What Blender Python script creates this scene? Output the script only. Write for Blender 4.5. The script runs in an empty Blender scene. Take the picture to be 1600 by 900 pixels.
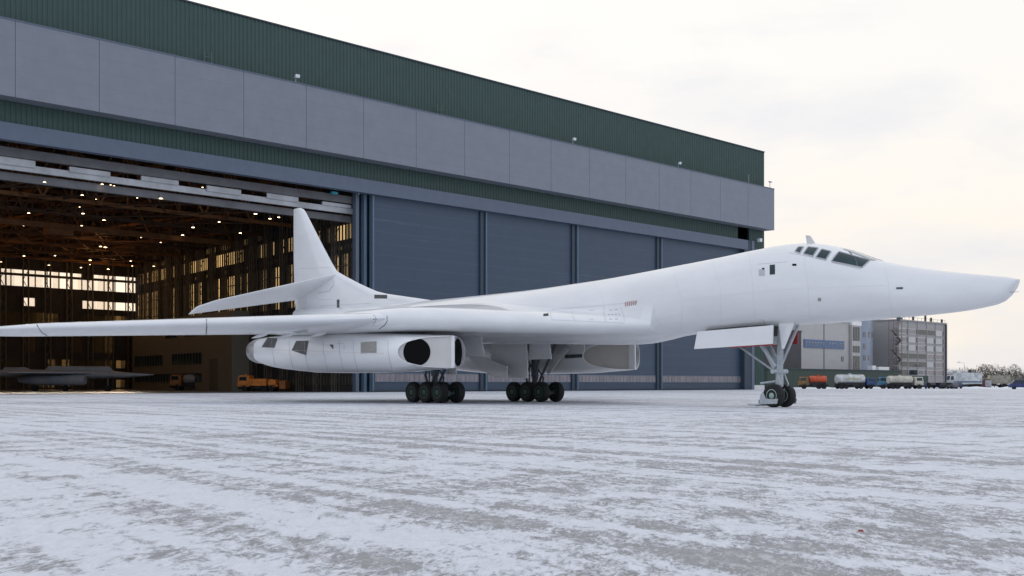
import bpy, math, random
from mathutils import Vector, Matrix
from mathutils.bvhtree import BVHTree
random.seed(7)
R_ = math.radians
scene = bpy.context.scene
col = scene.collection

# ------------------------------------------------------------------ camera, world, sun, exposure
FPX = 2000.0; HOR = 600.0; CH = 1.12           # focal length in photo pixels, horizon row, camera height
cam_d = bpy.data.cameras.new('camera'); cam = bpy.data.objects.new('camera', cam_d); col.objects.link(cam)
cam.location = (0, 0, CH); cam.rotation_euler = (R_(90), 0, 0)
cam_d.sensor_width = 36.0; cam_d.lens = 36.0*FPX/1600; cam_d.shift_y = (HOR-450)/1600
cam_d.clip_end = 8000; cam_d.clip_start = 0.05
scene.camera = cam
SUN_EL, SUN_AZ = 9.0, -20.0                     # low winter sun behind the hangar, left of the view axis
w = bpy.data.worlds.new('World'); scene.world = w; w.use_nodes = True
nt = w.node_tree; nt.nodes.clear()
def wn(t, **k):
    n = nt.nodes.new(t)
    for a, b in k.items(): setattr(n, a, b)
    return n
out = wn('ShaderNodeOutputWorld'); bg = wn('ShaderNodeBackground'); bg.inputs['Strength'].default_value = 0.1
sky = wn('ShaderNodeTexSky', sky_type='NISHITA', sun_disc=False)
sky.sun_elevation = R_(SUN_EL); sky.sun_rotation = R_(SUN_AZ); sky.air_density = 1.2; sky.dust_density = 2.5
geo = wn('ShaderNodeTexCoord')
sep = wn('ShaderNodeSeparateXYZ'); nt.links.new(geo.outputs['Generated'], sep.inputs[0])
# cloud deck: cream in the direction of the sun, blue grey behind the camera
fr = wn('ShaderNodeMapRange'); fr.inputs[1].default_value = -0.5; fr.inputs[2].default_value = 0.85
nt.links.new(sep.outputs['Y'], fr.inputs[0])
cd = wn('ShaderNodeMix', data_type='RGBA')
cd.inputs[6].default_value = (8.5, 9.25, 10.9, 1); cd.inputs[7].default_value = (10.4, 10.15, 9.9, 1)
nt.links.new(fr.outputs[0], cd.inputs[0])
hz = wn('ShaderNodeMapRange'); hz.inputs[1].default_value = 0.24; hz.inputs[2].default_value = 0.0
nt.links.new(sep.outputs['Z'], hz.inputs[0])
hzf = wn('ShaderNodeMath', operation='MULTIPLY'); nt.links.new(hz.outputs[0], hzf.inputs[0]); nt.links.new(fr.outputs[0], hzf.inputs[1])
hm = wn('ShaderNodeMix', data_type='RGBA'); hm.inputs[7].default_value = (10.4, 9.5, 8.35, 1)
nt.links.new(hzf.outputs[0], hm.inputs[0]); nt.links.new(cd.outputs[2], hm.inputs[6])
mp = wn('ShaderNodeMapping'); mp.inputs['Scale'].default_value = (1.6, 1.6, 4.5)
nt.links.new(geo.outputs['Generated'], mp.inputs[0])
ns = wn('ShaderNodeTexNoise'); ns.inputs['Scale'].default_value = 2.6; ns.inputs['Detail'].default_value = 6; ns.inputs['Roughness'].default_value = .55
nt.links.new(mp.outputs[0], ns.inputs['Vector'])
nr = wn('ShaderNodeMapRange'); nr.inputs[1].default_value = .45; nr.inputs[2].default_value = .66; nr.inputs[3].default_value = 0; nr.inputs[4].default_value = .62
nt.links.new(ns.outputs['Fac'], nr.inputs[0])
cl = wn('ShaderNodeMix', data_type='RGBA'); cl.inputs[7].default_value = (7.9, 8.25, 9.2, 1)
nt.links.new(nr.outputs[0], cl.inputs[0]); nt.links.new(hm.outputs[2], cl.inputs[6])
mx = wn('ShaderNodeMix', data_type='RGBA'); mx.inputs[0].default_value = 0.93
nt.links.new(sky.outputs[0], mx.inputs[6]); nt.links.new(cl.outputs[2], mx.inputs[7])
nt.links.new(mx.outputs[2], bg.inputs[0]); nt.links.new(bg.outputs[0], out.inputs[0])
sd = bpy.data.lights.new('sun', 'SUN'); sd.energy = 1.2; sd.angle = R_(11); sd.color = (1, .86, .68)
so = bpy.data.objects.new('sun', sd); col.objects.link(so)
so.rotation_euler = Vector((math.sin(R_(SUN_AZ))*math.cos(R_(SUN_EL)), math.cos(R_(SUN_AZ))*math.cos(R_(SUN_EL)), math.sin(R_(SUN_EL)))).to_track_quat('Z', 'Y').to_euler()
so.location = (0, 0, 120)
vs = scene.view_settings; vs.view_transform = 'Standard'; vs.look = 'None'; vs.exposure = 0.0; vs.gamma = 1; vs.use_curve_mapping = False
scene.cycles.max_bounces = 6; scene.cycles.transparent_max_bounces = 12

# ------------------------------------------------------------------ helpers
def at(px, py, Y): return Vector(((px-800)/FPX*Y, Y, CH+(HOR-py)/FPX*Y))
class MB:
    def __init__(s): s.v = []; s.f = []; s.m = []
    def add(s, vs, fs, mi=0):
        o = len(s.v); s.v += [Vector(p) for p in vs]; s.f += [tuple(i+o for i in f) for f in fs]; s.m += [mi]*len(fs)
    def hexa(s, p, mi=0):     # 8 points: bottom 4 (ccw), top 4
        s.add(p, [(3,2,1,0),(4,5,6,7),(0,1,5,4),(1,2,6,5),(2,3,7,6),(3,0,4,7)], mi)
    def box(s, x0, x1, y0, y1, z0, z1, mi=0, M=None):
        p = [Vector(q) for q in ((x0,y0,z0),(x1,y0,z0),(x1,y1,z0),(x0,y1,z0),(x0,y0,z1),(x1,y0,z1),(x1,y1,z1),(x0,y1,z1))]
        if M: p = [M @ q for q in p]
        s.hexa(p, mi)
    def loft(s, rings, c0=True, c1=True, mi=0):
        n = len(rings[0]); o = len(s.v); vs = [p for r in rings for p in r]; fs = []
        for i in range(len(rings)-1):
            for j in range(n):
                k = (j+1) % n
                fs.append((i*n+j, i*n+k, (i+1)*n+k, (i+1)*n+j))
        if c0: fs.append(tuple(reversed(range(n))))
        if c1: fs.append(tuple((len(rings)-1)*n+j for j in range(n)))
        s.add(vs, fs, mi)
    def tube(s, a, b, r0, r1=None, n=10, mi=0):
        a = Vector(a); b = Vector(b); r1 = r0 if r1 is None else r1
        q = (b-a).to_track_quat('Z', 'Y')
        s.loft([[c + q @ Vector((r*math.cos(t*2*math.pi/n), r*math.sin(t*2*math.pi/n), 0)) for t in range(n)] for c, r in ((a, r0), (b, r1))], mi=mi)
    def bar(s, a, b, wd, ht, mi=0, up=(0,0,1)):
        a = Vector(a); b = Vector(b); d = (b-a).normalized(); u = Vector(up)
        x = d.cross(u)
        if x.length < 1e-4: x = Vector((1,0,0))
        x.normalize(); u = x.cross(d)
        p = []
        for c in (a, b):
            p += [c - x*wd/2 - u*ht/2, c + x*wd/2 - u*ht/2, c + x*wd/2 + u*ht/2, c - x*wd/2 + u*ht/2]
        s.hexa(p, mi)
    def lathe(s, c, axis, prof, n=24, mi=0):   # prof: (radius, along)
        q = Vector(axis).to_track_quat('Z', 'Y'); c = Vector(c)
        s.loft([[c + q @ Vector((r*math.cos(t*2*math.pi/n), r*math.sin(t*2*math.pi/n), z)) for t in range(n)] for r, z in prof], mi=mi)
    def plate(s, pts, th, nrm, mi=0):          # outline given thickness along nrm
        n = len(pts); d = Vector(nrm).normalized()*th
        a = [Vector(p)-d/2 for p in pts]; b = [Vector(p)+d/2 for p in pts]
        s.add(a+b, [tuple(reversed(range(n))), tuple(range(n, 2*n))] + [(i, (i+1) % n, n+(i+1) % n, n+i) for i in range(n)], mi)
    def build(s, name, mat, parent=None, smooth=False, bevel=0, auto=None):
        me = bpy.data.meshes.new(name); me.from_pydata([tuple(p) for p in s.v], [], s.f)
        for m in (mat if isinstance(mat, (list, tuple)) else [mat]): me.materials.append(m)
        for i, p in enumerate(me.polygons): p.material_index = s.m[i]
        me.update()
        import bmesh
        b = bmesh.new(); b.from_mesh(me); bmesh.ops.remove_doubles(b, verts=b.verts, dist=1e-5); bmesh.ops.dissolve_degenerate(b, dist=1e-6, edges=b.edges); bmesh.ops.recalc_face_normals(b, faces=b.faces); b.to_mesh(me); b.free()
        o = bpy.data.objects.new(name, me); col.objects.link(o)
        if smooth: me.shade_smooth()
        if smooth and auto: me.set_sharp_from_angle(angle=R_(auto))
        if bevel:
            bv = o.modifiers.new('bevel', 'BEVEL'); bv.width = bevel; bv.segments = 2; bv.limit_method = 'ANGLE'
        if parent: o.parent = parent
        return o
def tag(o, label=None, cat=None, group=None, kind=None):
    for k, v in (('label', label), ('category', cat), ('group', group), ('kind', kind)):
        if v: o[k] = v
    return o
def empty(name, loc, rz, label, cat, group=None):
    o = bpy.data.objects.new(name, None); col.objects.link(o); o.location = loc; o.rotation_euler = (0, 0, rz); o.empty_display_size = .5
    return tag(o, label, cat, group)
def copy_tree(o, parent=None):
    c = o.copy(); col.objects.link(c)
    if parent: c.parent = parent
    for ch in list(o.children): copy_tree(ch, c)
    return c

# ------------------------------------------------------------------ materials
def mat(name, colr, rough=.6, metal=0., noise=0., nscale=3., nstretch=(1,1,1), bump=0., spec=.5, coat=0.):
    m = bpy.data.materials.new(name); m.use_nodes = True; t = m.node_tree; b = t.nodes['Principled BSDF']
    b.inputs['Base Color'].default_value = (*colr, 1); b.inputs['Roughness'].default_value = rough; b.inputs['Metallic'].default_value = metal
    b.inputs['Specular IOR Level'].default_value = spec; b.inputs['Coat Weight'].default_value = coat
    if noise or bump:
        tc = t.nodes.new('ShaderNodeTexCoord'); mp = t.nodes.new('ShaderNodeMapping'); mp.inputs['Scale'].default_value = nstretch
        n = t.nodes.new('ShaderNodeTexNoise'); n.inputs['Scale'].default_value = nscale; n.inputs['Detail'].default_value = 6; n.inputs['Roughness'].default_value = .6
        t.links.new(tc.outputs['Object'], mp.inputs[0]); t.links.new(mp.outputs[0], n.inputs['Vector'])
        if noise:
            r = t.nodes.new('ShaderNodeMapRange'); r.inputs[1].default_value = .3; r.inputs[2].default_value = .7; r.inputs[3].default_value = 1-noise; r.inputs[4].default_value = 1+noise*.6
            t.links.new(n.outputs['Fac'], r.inputs[0])
            x = t.nodes.new('ShaderNodeMix'); x.data_type = 'RGBA'; x.blend_type = 'MULTIPLY'; x.inputs[0].default_value = 1
            x.inputs[6].default_value = (*colr, 1); t.links.new(r.outputs[0], x.inputs[7]); t.links.new(x.outputs[2], b.inputs['Base Color'])
        if bump:
            bn = t.nodes.new('ShaderNodeBump'); bn.inputs['Strength'].default_value = bump; bn.inputs['Distance'].default_value = .05
            t.links.new(n.outputs['Fac'], bn.inputs['Height']); t.links.new(bn.outputs[0], b.inputs['Normal'])
    return m
def emis(name, colr, s):
    m = bpy.data.materials.new(name); m.use_nodes = True; b = m.node_tree.nodes['Principled BSDF']
    b.inputs['Base Color'].default_value = (*colr, 1); b.inputs['Emission Color'].default_value = (*colr, 1); b.inputs['Emission Strength'].default_value = s
    return m
def glassy(name, tint, alpha):      # thin pane: mostly clear, some gloss
    m = bpy.data.materials.new(name); m.use_nodes = True; t = m.node_tree; b = t.nodes['Principled BSDF']; o = t.nodes['Material Output']
    b.inputs['Base Color'].default_value = (*tint, 1); b.inputs['Roughness'].default_value = .15
    tr = t.nodes.new('ShaderNodeBsdfTransparent'); mx = t.nodes.new('ShaderNodeMixShader'); mx.inputs[0].default_value = alpha
    t.links.new(tr.outputs[0], mx.inputs[1]); t.links.new(b.outputs[0], mx.inputs[2]); t.links.new(mx.outputs[0], o.inputs[0])
    return m
M = {}
M['white'] = mat('white_paint', (.79,.80,.81), .34, noise=.07, nscale=.8, nstretch=(.35,1,1), coat=.6)
M['offwhite'] = mat('offwhite_paint', (.66,.66,.65), .45, noise=.1, nscale=1.5)
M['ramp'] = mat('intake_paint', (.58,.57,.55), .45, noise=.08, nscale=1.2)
M['rampshade'] = mat('intake_beige_shaded', (.40,.38,.345), .5, noise=.1, nscale=1.2)  # darker beige copy of the ramp paint, recess shade included in the colour
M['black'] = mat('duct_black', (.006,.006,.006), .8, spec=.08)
M['seam'] = mat('seam_grey', (.50,.51,.54), .6)
M['faint'] = mat('seam_faint', (.69,.70,.72), .5)
M['darkseam'] = mat('seam_dark', (.10,.09,.09), .6)
M['redmark'] = mat('stencil_red', (.42,.22,.21), .6)
M['grille'] = mat('grille_metal', (.12,.12,.12), .5, .5, noise=.7, nscale=3, nstretch=(6,.3,.3))
M['ventgrey'] = mat('vent_grey', (.33,.32,.29), .6, noise=.2, nscale=9)
M['nozzle'] = mat('nozzle_metal', (.36,.36,.37), .4, .7, noise=.25, nscale=4)
M['cockpit'] = mat('cockpit_glass', (.012,.040,.046), .10, spec=.38, noise=.45, nscale=2.2)  # colour noise imitates uneven reflections in the glass
M['cockpitreflect'] = mat('cockpit_glass_reflection', (.35,.38,.38), .08, spec=.8)  # pale base colour stands in for sky reflected at a grazing angle
M['frame'] = mat('window_frame_grey', (.45,.46,.48), .5)
M['tyre'] = mat('tyre_rubber', (.012,.012,.013), .75, noise=.3, nscale=6)
M['hub'] = mat('hub_green', (.03,.115,.065), .5, noise=.2, nscale=8)
M['hubpale'] = mat('hub_pale', (.30,.42,.38), .5)
M['gear'] = mat('gear_metal', (.42,.46,.49), .4, .2, noise=.15, nscale=5)
M['geardark'] = mat('gear_dark_metal', (.10,.12,.13), .5, .2, noise=.3, nscale=5)
M['bay'] = mat('bay_dark', (.06,.055,.05), .8, noise=.4, nscale=4)
M['red'] = mat('red_edge', (.33,.03,.03), .5)

# ------------------------------------------------------------------ ground
def snow_material():
    m = bpy.data.materials.new('worn_snow'); m.use_nodes = True; t = m.node_tree; b = t.nodes['Principled BSDF']; N = t.nodes.new
    tc = N('ShaderNodeTexCoord')
    def noise(scale, rot=0, sx=1, sy=1, det=5, rough=.6, dist=0.):
        mp = N('ShaderNodeMapping'); mp.vector_type = 'TEXTURE'; mp.inputs['Rotation'].default_value = (0,0,R_(rot)); mp.inputs['Scale'].default_value = (sx, sy, 1)
        n = N('ShaderNodeTexNoise'); n.inputs['Scale'].default_value = scale; n.inputs['Detail'].default_value = det; n.inputs['Roughness'].default_value = rough; n.inputs['Distortion'].default_value = dist
        t.links.new(tc.outputs['Object'], mp.inputs[0]); t.links.new(mp.outputs[0], n.inputs['Vector']); return n.outputs['Fac']
    def mth(op, a, c):
        x = N('ShaderNodeMath'); x.operation = op
        for i, q in enumerate((a, c)):
            if isinstance(q, (int, float)): x.inputs[i].default_value = q
            else: t.links.new(q, x.inputs[i])
        return x.outputs[0]
    big = noise(.10, -20, 1, 1.8, 4, .6)
    st1 = noise(1.5, -56, 40, 1, 4, .62)         # wheel and plough tracks, left part
    st2 = noise(1.1, 44, 30, 1, 4, .6)           # tracks towards the hangar on the right
    st3 = noise(.5, 3, 6, 1, 4, .6)             # wind streaks across
    mid = noise(1.5, -12, 1, 2.2, 7, .68, .5)
    fine = noise(7.0, 8, 1, 2.8, 8, .75, .8)
    vf = noise(22.0, -10, 1, 3.2, 5, .7, 1.2)
    s = mth('ADD', mth('MULTIPLY', big, .55), mth('MULTIPLY', st1, 1.1))
    s = mth('ADD', s, mth('MULTIPLY', st2, .6)); s = mth('ADD', s, mth('MULTIPLY', st3, .35))
    s = mth('ADD', s, mth('MULTIPLY', mid, .85)); s = mth('ADD', s, mth('MULTIPLY', fine, 1.0)); s = mth('ADD', s, mth('MULTIPLY', vf, .8))
    r = N('ShaderNodeMapRange'); r.interpolation_type = 'SMOOTHSTEP'; r.inputs[1].default_value = 2.39; r.inputs[2].default_value = 2.65
    t.links.new(s, r.inputs[0])
    fr_ = N('ShaderNodeMapRange'); fr_.interpolation_type = 'SMOOTHSTEP'; fr_.inputs[1].default_value = .47; fr_.inputs[2].default_value = .60; t.links.new(mth('ADD', mth('MULTIPLY', fine, .45), mth('MULTIPLY', vf, .55)), fr_.inputs[0])
    c0 = N('ShaderNodeMix'); c0.data_type = 'RGBA'; c0.inputs[6].default_value = (.355,.352,.36,1); c0.inputs[7].default_value = (.60,.605,.63,1); t.links.new(fr_.outputs[0], c0.inputs[0])
    cc = N('ShaderNodeMix'); cc.data_type = 'RGBA'; t.links.new(c0.outputs[2], cc.inputs[6]); cc.inputs[7].default_value = (.735,.755,.805,1)
    t.links.new(r.outputs[0], cc.inputs[0])
    v = N('ShaderNodeMapRange'); v.inputs[1].default_value = .32; v.inputs[2].default_value = .66; v.inputs[3].default_value = .78; v.inputs[4].default_value = 1.04
    t.links.new(mth('ADD', mth('MULTIPLY', fine, .5), mth('MULTIPLY', vf, .5)), v.inputs[0])
    c2 = N('ShaderNodeMix'); c2.data_type = 'RGBA'; c2.blend_type = 'MULTIPLY'; c2.inputs[0].default_value = 1
    t.links.new(cc.outputs[2], c2.inputs[6]); t.links.new(v.outputs[0], c2.inputs[7]); t.links.new(c2.outputs[2], b.inputs['Base Color'])
    b.inputs['Roughness'].default_value = .7; b.inputs['Specular IOR Level'].default_value = .25
    bn = N('ShaderNodeBump'); bn.inputs['Strength'].default_value = .55; bn.inputs['Distance'].default_value = .03
    h = mth('ADD', r.outputs[0], mth('MULTIPLY', fine, .8)); t.links.new(h, bn.inputs['Height']); t.links.new(bn.outputs[0], b.inputs['Normal'])
    return m
g = MB(); g.add([(-3000,-300,0),(3000,-300,0),(3000,4000,0),(-3000,4000,0)], [(0,1,2,3)])
tag(g.build('snowy_apron', snow_material()), kind='structure')

# ------------------------------------------------------------------ bomber
exec_plane = True
PSI = R_(50); cP, sP = math.cos(PSI), math.sin(PSI)
SN = 32.5; PY = FPX/SN; PX = 418/SN
ROOT = empty('jet_bomber', (PX, PY, 0), -PSI, 'white swing-wing jet bomber with drooped pointed nose standing on its wheels on the snowy apron', 'airplane')
def L(x, y, v):      # photo point lying in the aircraft's own lengthwise plane at lateral offset v (right positive)
    k = (x-800)/FPX
    u = (k*PY-k*v*cP-PX+v*sP)/(cP+k*sP); Y = PY-u*sP-v*cP
    return Vector((u, -v, CH+(HOR-y)*Y/FPX))
def pchip(pts):
    pts = sorted(pts); X = [p[0] for p in pts]; Yv = [p[1] for p in pts]; n = len(X)
    h = [X[i+1]-X[i] for i in range(n-1)]; d = [(Yv[i+1]-Yv[i])/h[i] for i in range(n-1)]
    m = [d[0]]+[0 if d[i-1]*d[i] <= 0 else 2*d[i-1]*d[i]/(d[i-1]+d[i]) for i in range(1, n-1)]+[d[-1]]
    def f(x):
        if x <= X[0]: return Yv[0]
        if x >= X[-1]: return Yv[-1]
        i = max(j for j in range(n-1) if X[j] <= x); t = (x-X[i])/h[i]
        return (2*t**3-3*t*t+1)*Yv[i]+(t**3-2*t*t+t)*h[i]*m[i]+(-2*t**3+3*t*t)*Yv[i+1]+(t**3-t*t)*h[i]*m[i+1]
    return f
top_px = [(1591,436),(1575,433),(1550,430.5),(1500,426),(1450,420),(1420,415.5),(1395,411),(1372,406),(1345,396),(1320,388),(1300,383.5),(1275,380.5),(1250,380.5),(1230,382.5),(1200,388),(1170,394),(1140,400.5),(1100,408.5),(1050,418),(1000,427.5),(950,436.5),(900,444),(850,451.5),(800,458),(750,463.5),(700,468.5),(650,473),(600,477),(540,480),(490,482),(470,483)]
bot_px = [(1591,439),(1588,447),(1582,457),(1574,466.5),(1564,473.5),(1540,480),(1500,487),(1450,492.5),(1400,497),(1350,501),(1300,505),(1240,508.5),(1210,510),(1150,514.5),(1090,521.5),(1060,526.5),(1035,532),(1010,536),(985,537),(950,537),(900,536),(800,535),(700,533),(600,529),(520,517),(470,500)]
tz = pchip([(p.x, p.z) for p in (L(x,y,0) for x,y in top_px)]); bz = pchip([(p.x, p.z) for p in (L(x,y,0) for x,y in bot_px)])
wz = pchip([(-47,.35),(-44,.8),(-38,1.3),(-30,1.7),(-20,1.95),(-8,1.9),(-3,1.8),(0,1.7),(2.5,1.55),(5,1.3),(7.5,1.02),(10,.70),(11.3,.48),(11.8,.36),(12.05,.24),(12.15,.12)])
PIV = Vector((-20.4, 9.0, 4.8)); APX = Vector((-6.3, 1.8, 4.12)); TIP = Vector((-38.9, 24.0, 4.42))     # u, v, z
gv = pchip([(-47,0),(-41,1.6),(-38,5),(-35,8.6),(-31,9.4),(-24,9.4),(-21.5,9.25),(-20.4,8.95),(-18,7.7),(-14,5.6),(-10,3.5),(-8,2.45),(-7,2.05),(-6,1.72),(-5,1.4)])
gz = pchip([(-47,5.2),(-36,4.7),(-25,4.75),(-20.4,4.75),(-14,4.45),(-10,4.25),(-6.3,4.15)])
gt = pchip([(-47,.2),(-38,.2),(-34,.42),(-28,.62),(-20.4,.62),(-14,.56),(-10.5,.5),(-7.5,.48),(-5.5,.45)])
def section(u, nh=26):
    w_, zt, zb = wz(u), tz(u), bz(u); zc = zb+(zt-zb)*.46; V = gv(u) if gv(u) > w_+.002 and u < -5 else w_; ze, te = gz(u), gt(u); K = .26
    up = []; lo = []
    vs_ = [w_*math.sin(i/22*math.pi/2) for i in range(23)]+[w_+(V-w_)*math.sin(j/16*math.pi/2) for j in range(1, 17)]
    for v in vs_:
        def lip(sign):
            e = None
            if v <= w_+1e-6:
                q = max(0, 1-(v/w_)**2.15)**(1/2.15); e = zc+(zt-zc)*q if sign > 0 else zc-(zc-zb)*q
            gl = None
            if V > w_:
                d = V-v; q = math.sqrt(max(0, 1-max(0, 1-d/1.1)**2))
                slope = .085*max(0, d-.4) if sign > 0 else .035*max(0, d-.4)
                gl = ze+sign*(te*q+slope*min(1, (V-w_)/2))
            if e is None: return gl
            if gl is None: return e
            a, b_ = sign*e, sign*gl; mxx = max(a, b_)
            fade = min(1, (V-w_)/1.2)
            return sign*(mxx+fade*K*math.log(math.exp((a-mxx)/K)+math.exp((b_-mxx)/K)))
        up.append((v, lip(1))); lo.append((v, lip(-1)))
    pts = [(v, z) for v, z in up]+[(v, z) for v, z in reversed(lo[:-1])]
    pts += [(-v, z) for v, z in lo[1:-1]]+[(-v, z) for v, z in reversed(up[1:])]
    return [Vector((u, -v, z)) for v, z in pts]
us = [12.14, 12.09, 12.0, 11.9, 11.75, 11.5, 11.2]+[11-.5*i for i in range(0, 35)]+[-6.15, -6.4, -6.7]+[-5-.25*i for i in range(0, 32)]+[-7-.5*i for i in range(0, 80)]
us = [u for u in sorted(set(us), reverse=True) if u > -44.9]
fus = MB(); fus.loft([section(u) for u in us])
FUS = fus.build('fuselage', M['white'], ROOT, smooth=True, auto=60)

# wings
def wing(sgn):
    m = MB(); st = 26; rings = []
    for i in range(st+1):
        t = -0.12+1.12*i/st
        le = PIV.lerp(TIP, t); ch = 8.2+(3.0-8.2)*t; th = .98+(.62-.98)*max(0, t)
        if i >= st-2: e = (i-(st-3))/3; ch *= (1-.28*e**2); le.x -= .5*e**2; th *= (1-.45*e)
        if t < 0.06: th *= .92
        r = []; n = 16
        def aer(x, s): return s*th/2*1.02*(2.2*math.sqrt(x)*(1-x)**.85*1.02 if s > 0 else 2.0*math.sqrt(x)*(1-x)**.9)
        cam_ = lambda x: -(.05*ch+.30)*max(0, x-.1)**1.25
        xs = [(1-math.cos(j/n*math.pi))/2 for j in range(n+1)]
        for x in xs: r.append((x, aer(x, 1)+cam_(x)+.02*x))
        for x in reversed(xs[1:]): r.append((x, aer(x, -1)+cam_(x)-.02*x))
        rings.append([Vector((le.x-x*ch, -sgn*le.y, le.z+z)) for x, z in r])
    m.loft(rings)
    o = m.build('wing', M['white'], ROOT, smooth=True, auto=50); 
    return o, m
WR, wr_mb = wing(1); WL, wl_mb = wing(-1)
for sgn, W in ((1, WR), (-1, WL)):
    for t in (.0, .09, .17):     # flap track fairings under the trailing edge
        le = PIV.lerp(TIP, t); ch = 8.2-5.2*t; f_ = MB()
        rr = [(.02,0),(.08,.3),(.11,.8),(.09,1.4),(.03,2.0)]
        f_.lathe((le.x-ch*.72, -sgn*le.y, le.z-.62), (-1,0,-.1), rr, 10); f_.build('flap_fairing', M['white'], W, smooth=True)

# fin, tailplanes
def slab(outline, th0, th1, zlo, zhi, name, par=ROOT):
    """symmetrical fin from paired LE / TE points: rows of (u_le, u_te, z)"""
    m = MB(); rings = []
    for (ul, ut, z) in outline:
        k = (z-zlo)/(zhi-zlo); th = th0+(th1-th0)*min(1, max(0, k)); n = 10; c = ul-ut; r = []
        xs = [(1-math.cos(j/n*math.pi))/2 for j in range(n+1)]
        for x in xs: r.append(Vector((ul-x*c, -th/2*2.3*math.sqrt(x)*(1-x)**.9-.015, z)))
        for x in reversed(xs[1:]): r.append(Vector((ul-x*c, th/2*2.3*math.sqrt(x)*(1-x)**.9+.015, z)))
        rings.append(r)
    m.loft(rings); return m
le_px = [(690,471.5),(660,467),(640,464),(605,459),(590,455.5),(577,450),(560,442),(543,433),(527,424),(519,411),(505,385),(490,356),(478,333),(474,327),(470,325)]
te_px = [(462,490),(462,480),(461,470),(460,440),(459,400),(459,326)]
lez = pchip([(p.z, p.x) for p in (L(x,y,0) for x,y in le_px)]); tez = pchip([(p.z, p.x) for p in (L(x,y,0) for x,y in te_px)])
z0 = L(700,474,0).z-.9; z1 = L(470,325,0).z; zs = [z0, z0+.5]+[L(x,y,0).z for x,y in le_px]
zs = sorted(set(round(z, 3) for z in zs)); rows = []
ztop_te = L(459,326.5,0)
for z in zs: rows.append((lez(z), tez(z), z))
FIN_MB = slab(rows, .75, .28, z0, z1, 'tail_fin'); FIN = FIN_MB.build('tail_fin', M['white'], ROOT, smooth=True, auto=40)
def tailplane(sgn):
    rl, rt = Vector((-39.3,.12,9.0)), Vector((-44.9,.12,7.42)); tl, tt = Vector((-47.2,6.7,6.98)), Vector((-49.4,6.7,6.30))
    m = MB(); rings = []
    for i in range(11):
        t = i/10; l = rl.lerp(tl, t); e = rt.lerp(tt, t)
        if i == 10: l = l.lerp(e, .25)
        th = .42-.22*t; r = []; n = 10; xs = [(1-math.cos(j/n*math.pi))/2 for j in range(n+1)]
        for x in xs: r.append(l.lerp(e, x)+Vector((0,0,th/2*2.3*math.sqrt(x)*(1-x)**.9+.012)))
        for x in reversed(xs[1:]): r.append(l.lerp(e, x)-Vector((0,0,th/2*2.3*math.sqrt(x)*(1-x)**.9+.012)))
        rings.append([Vector((p.x, -sgn*p.y, p.z)) for p in r])
    m.loft(rings); m.build('tailplane', M['white'], ROOT, smooth=True, auto=40); return m
TP = tailplane(1); tailplane(-1)

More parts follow.
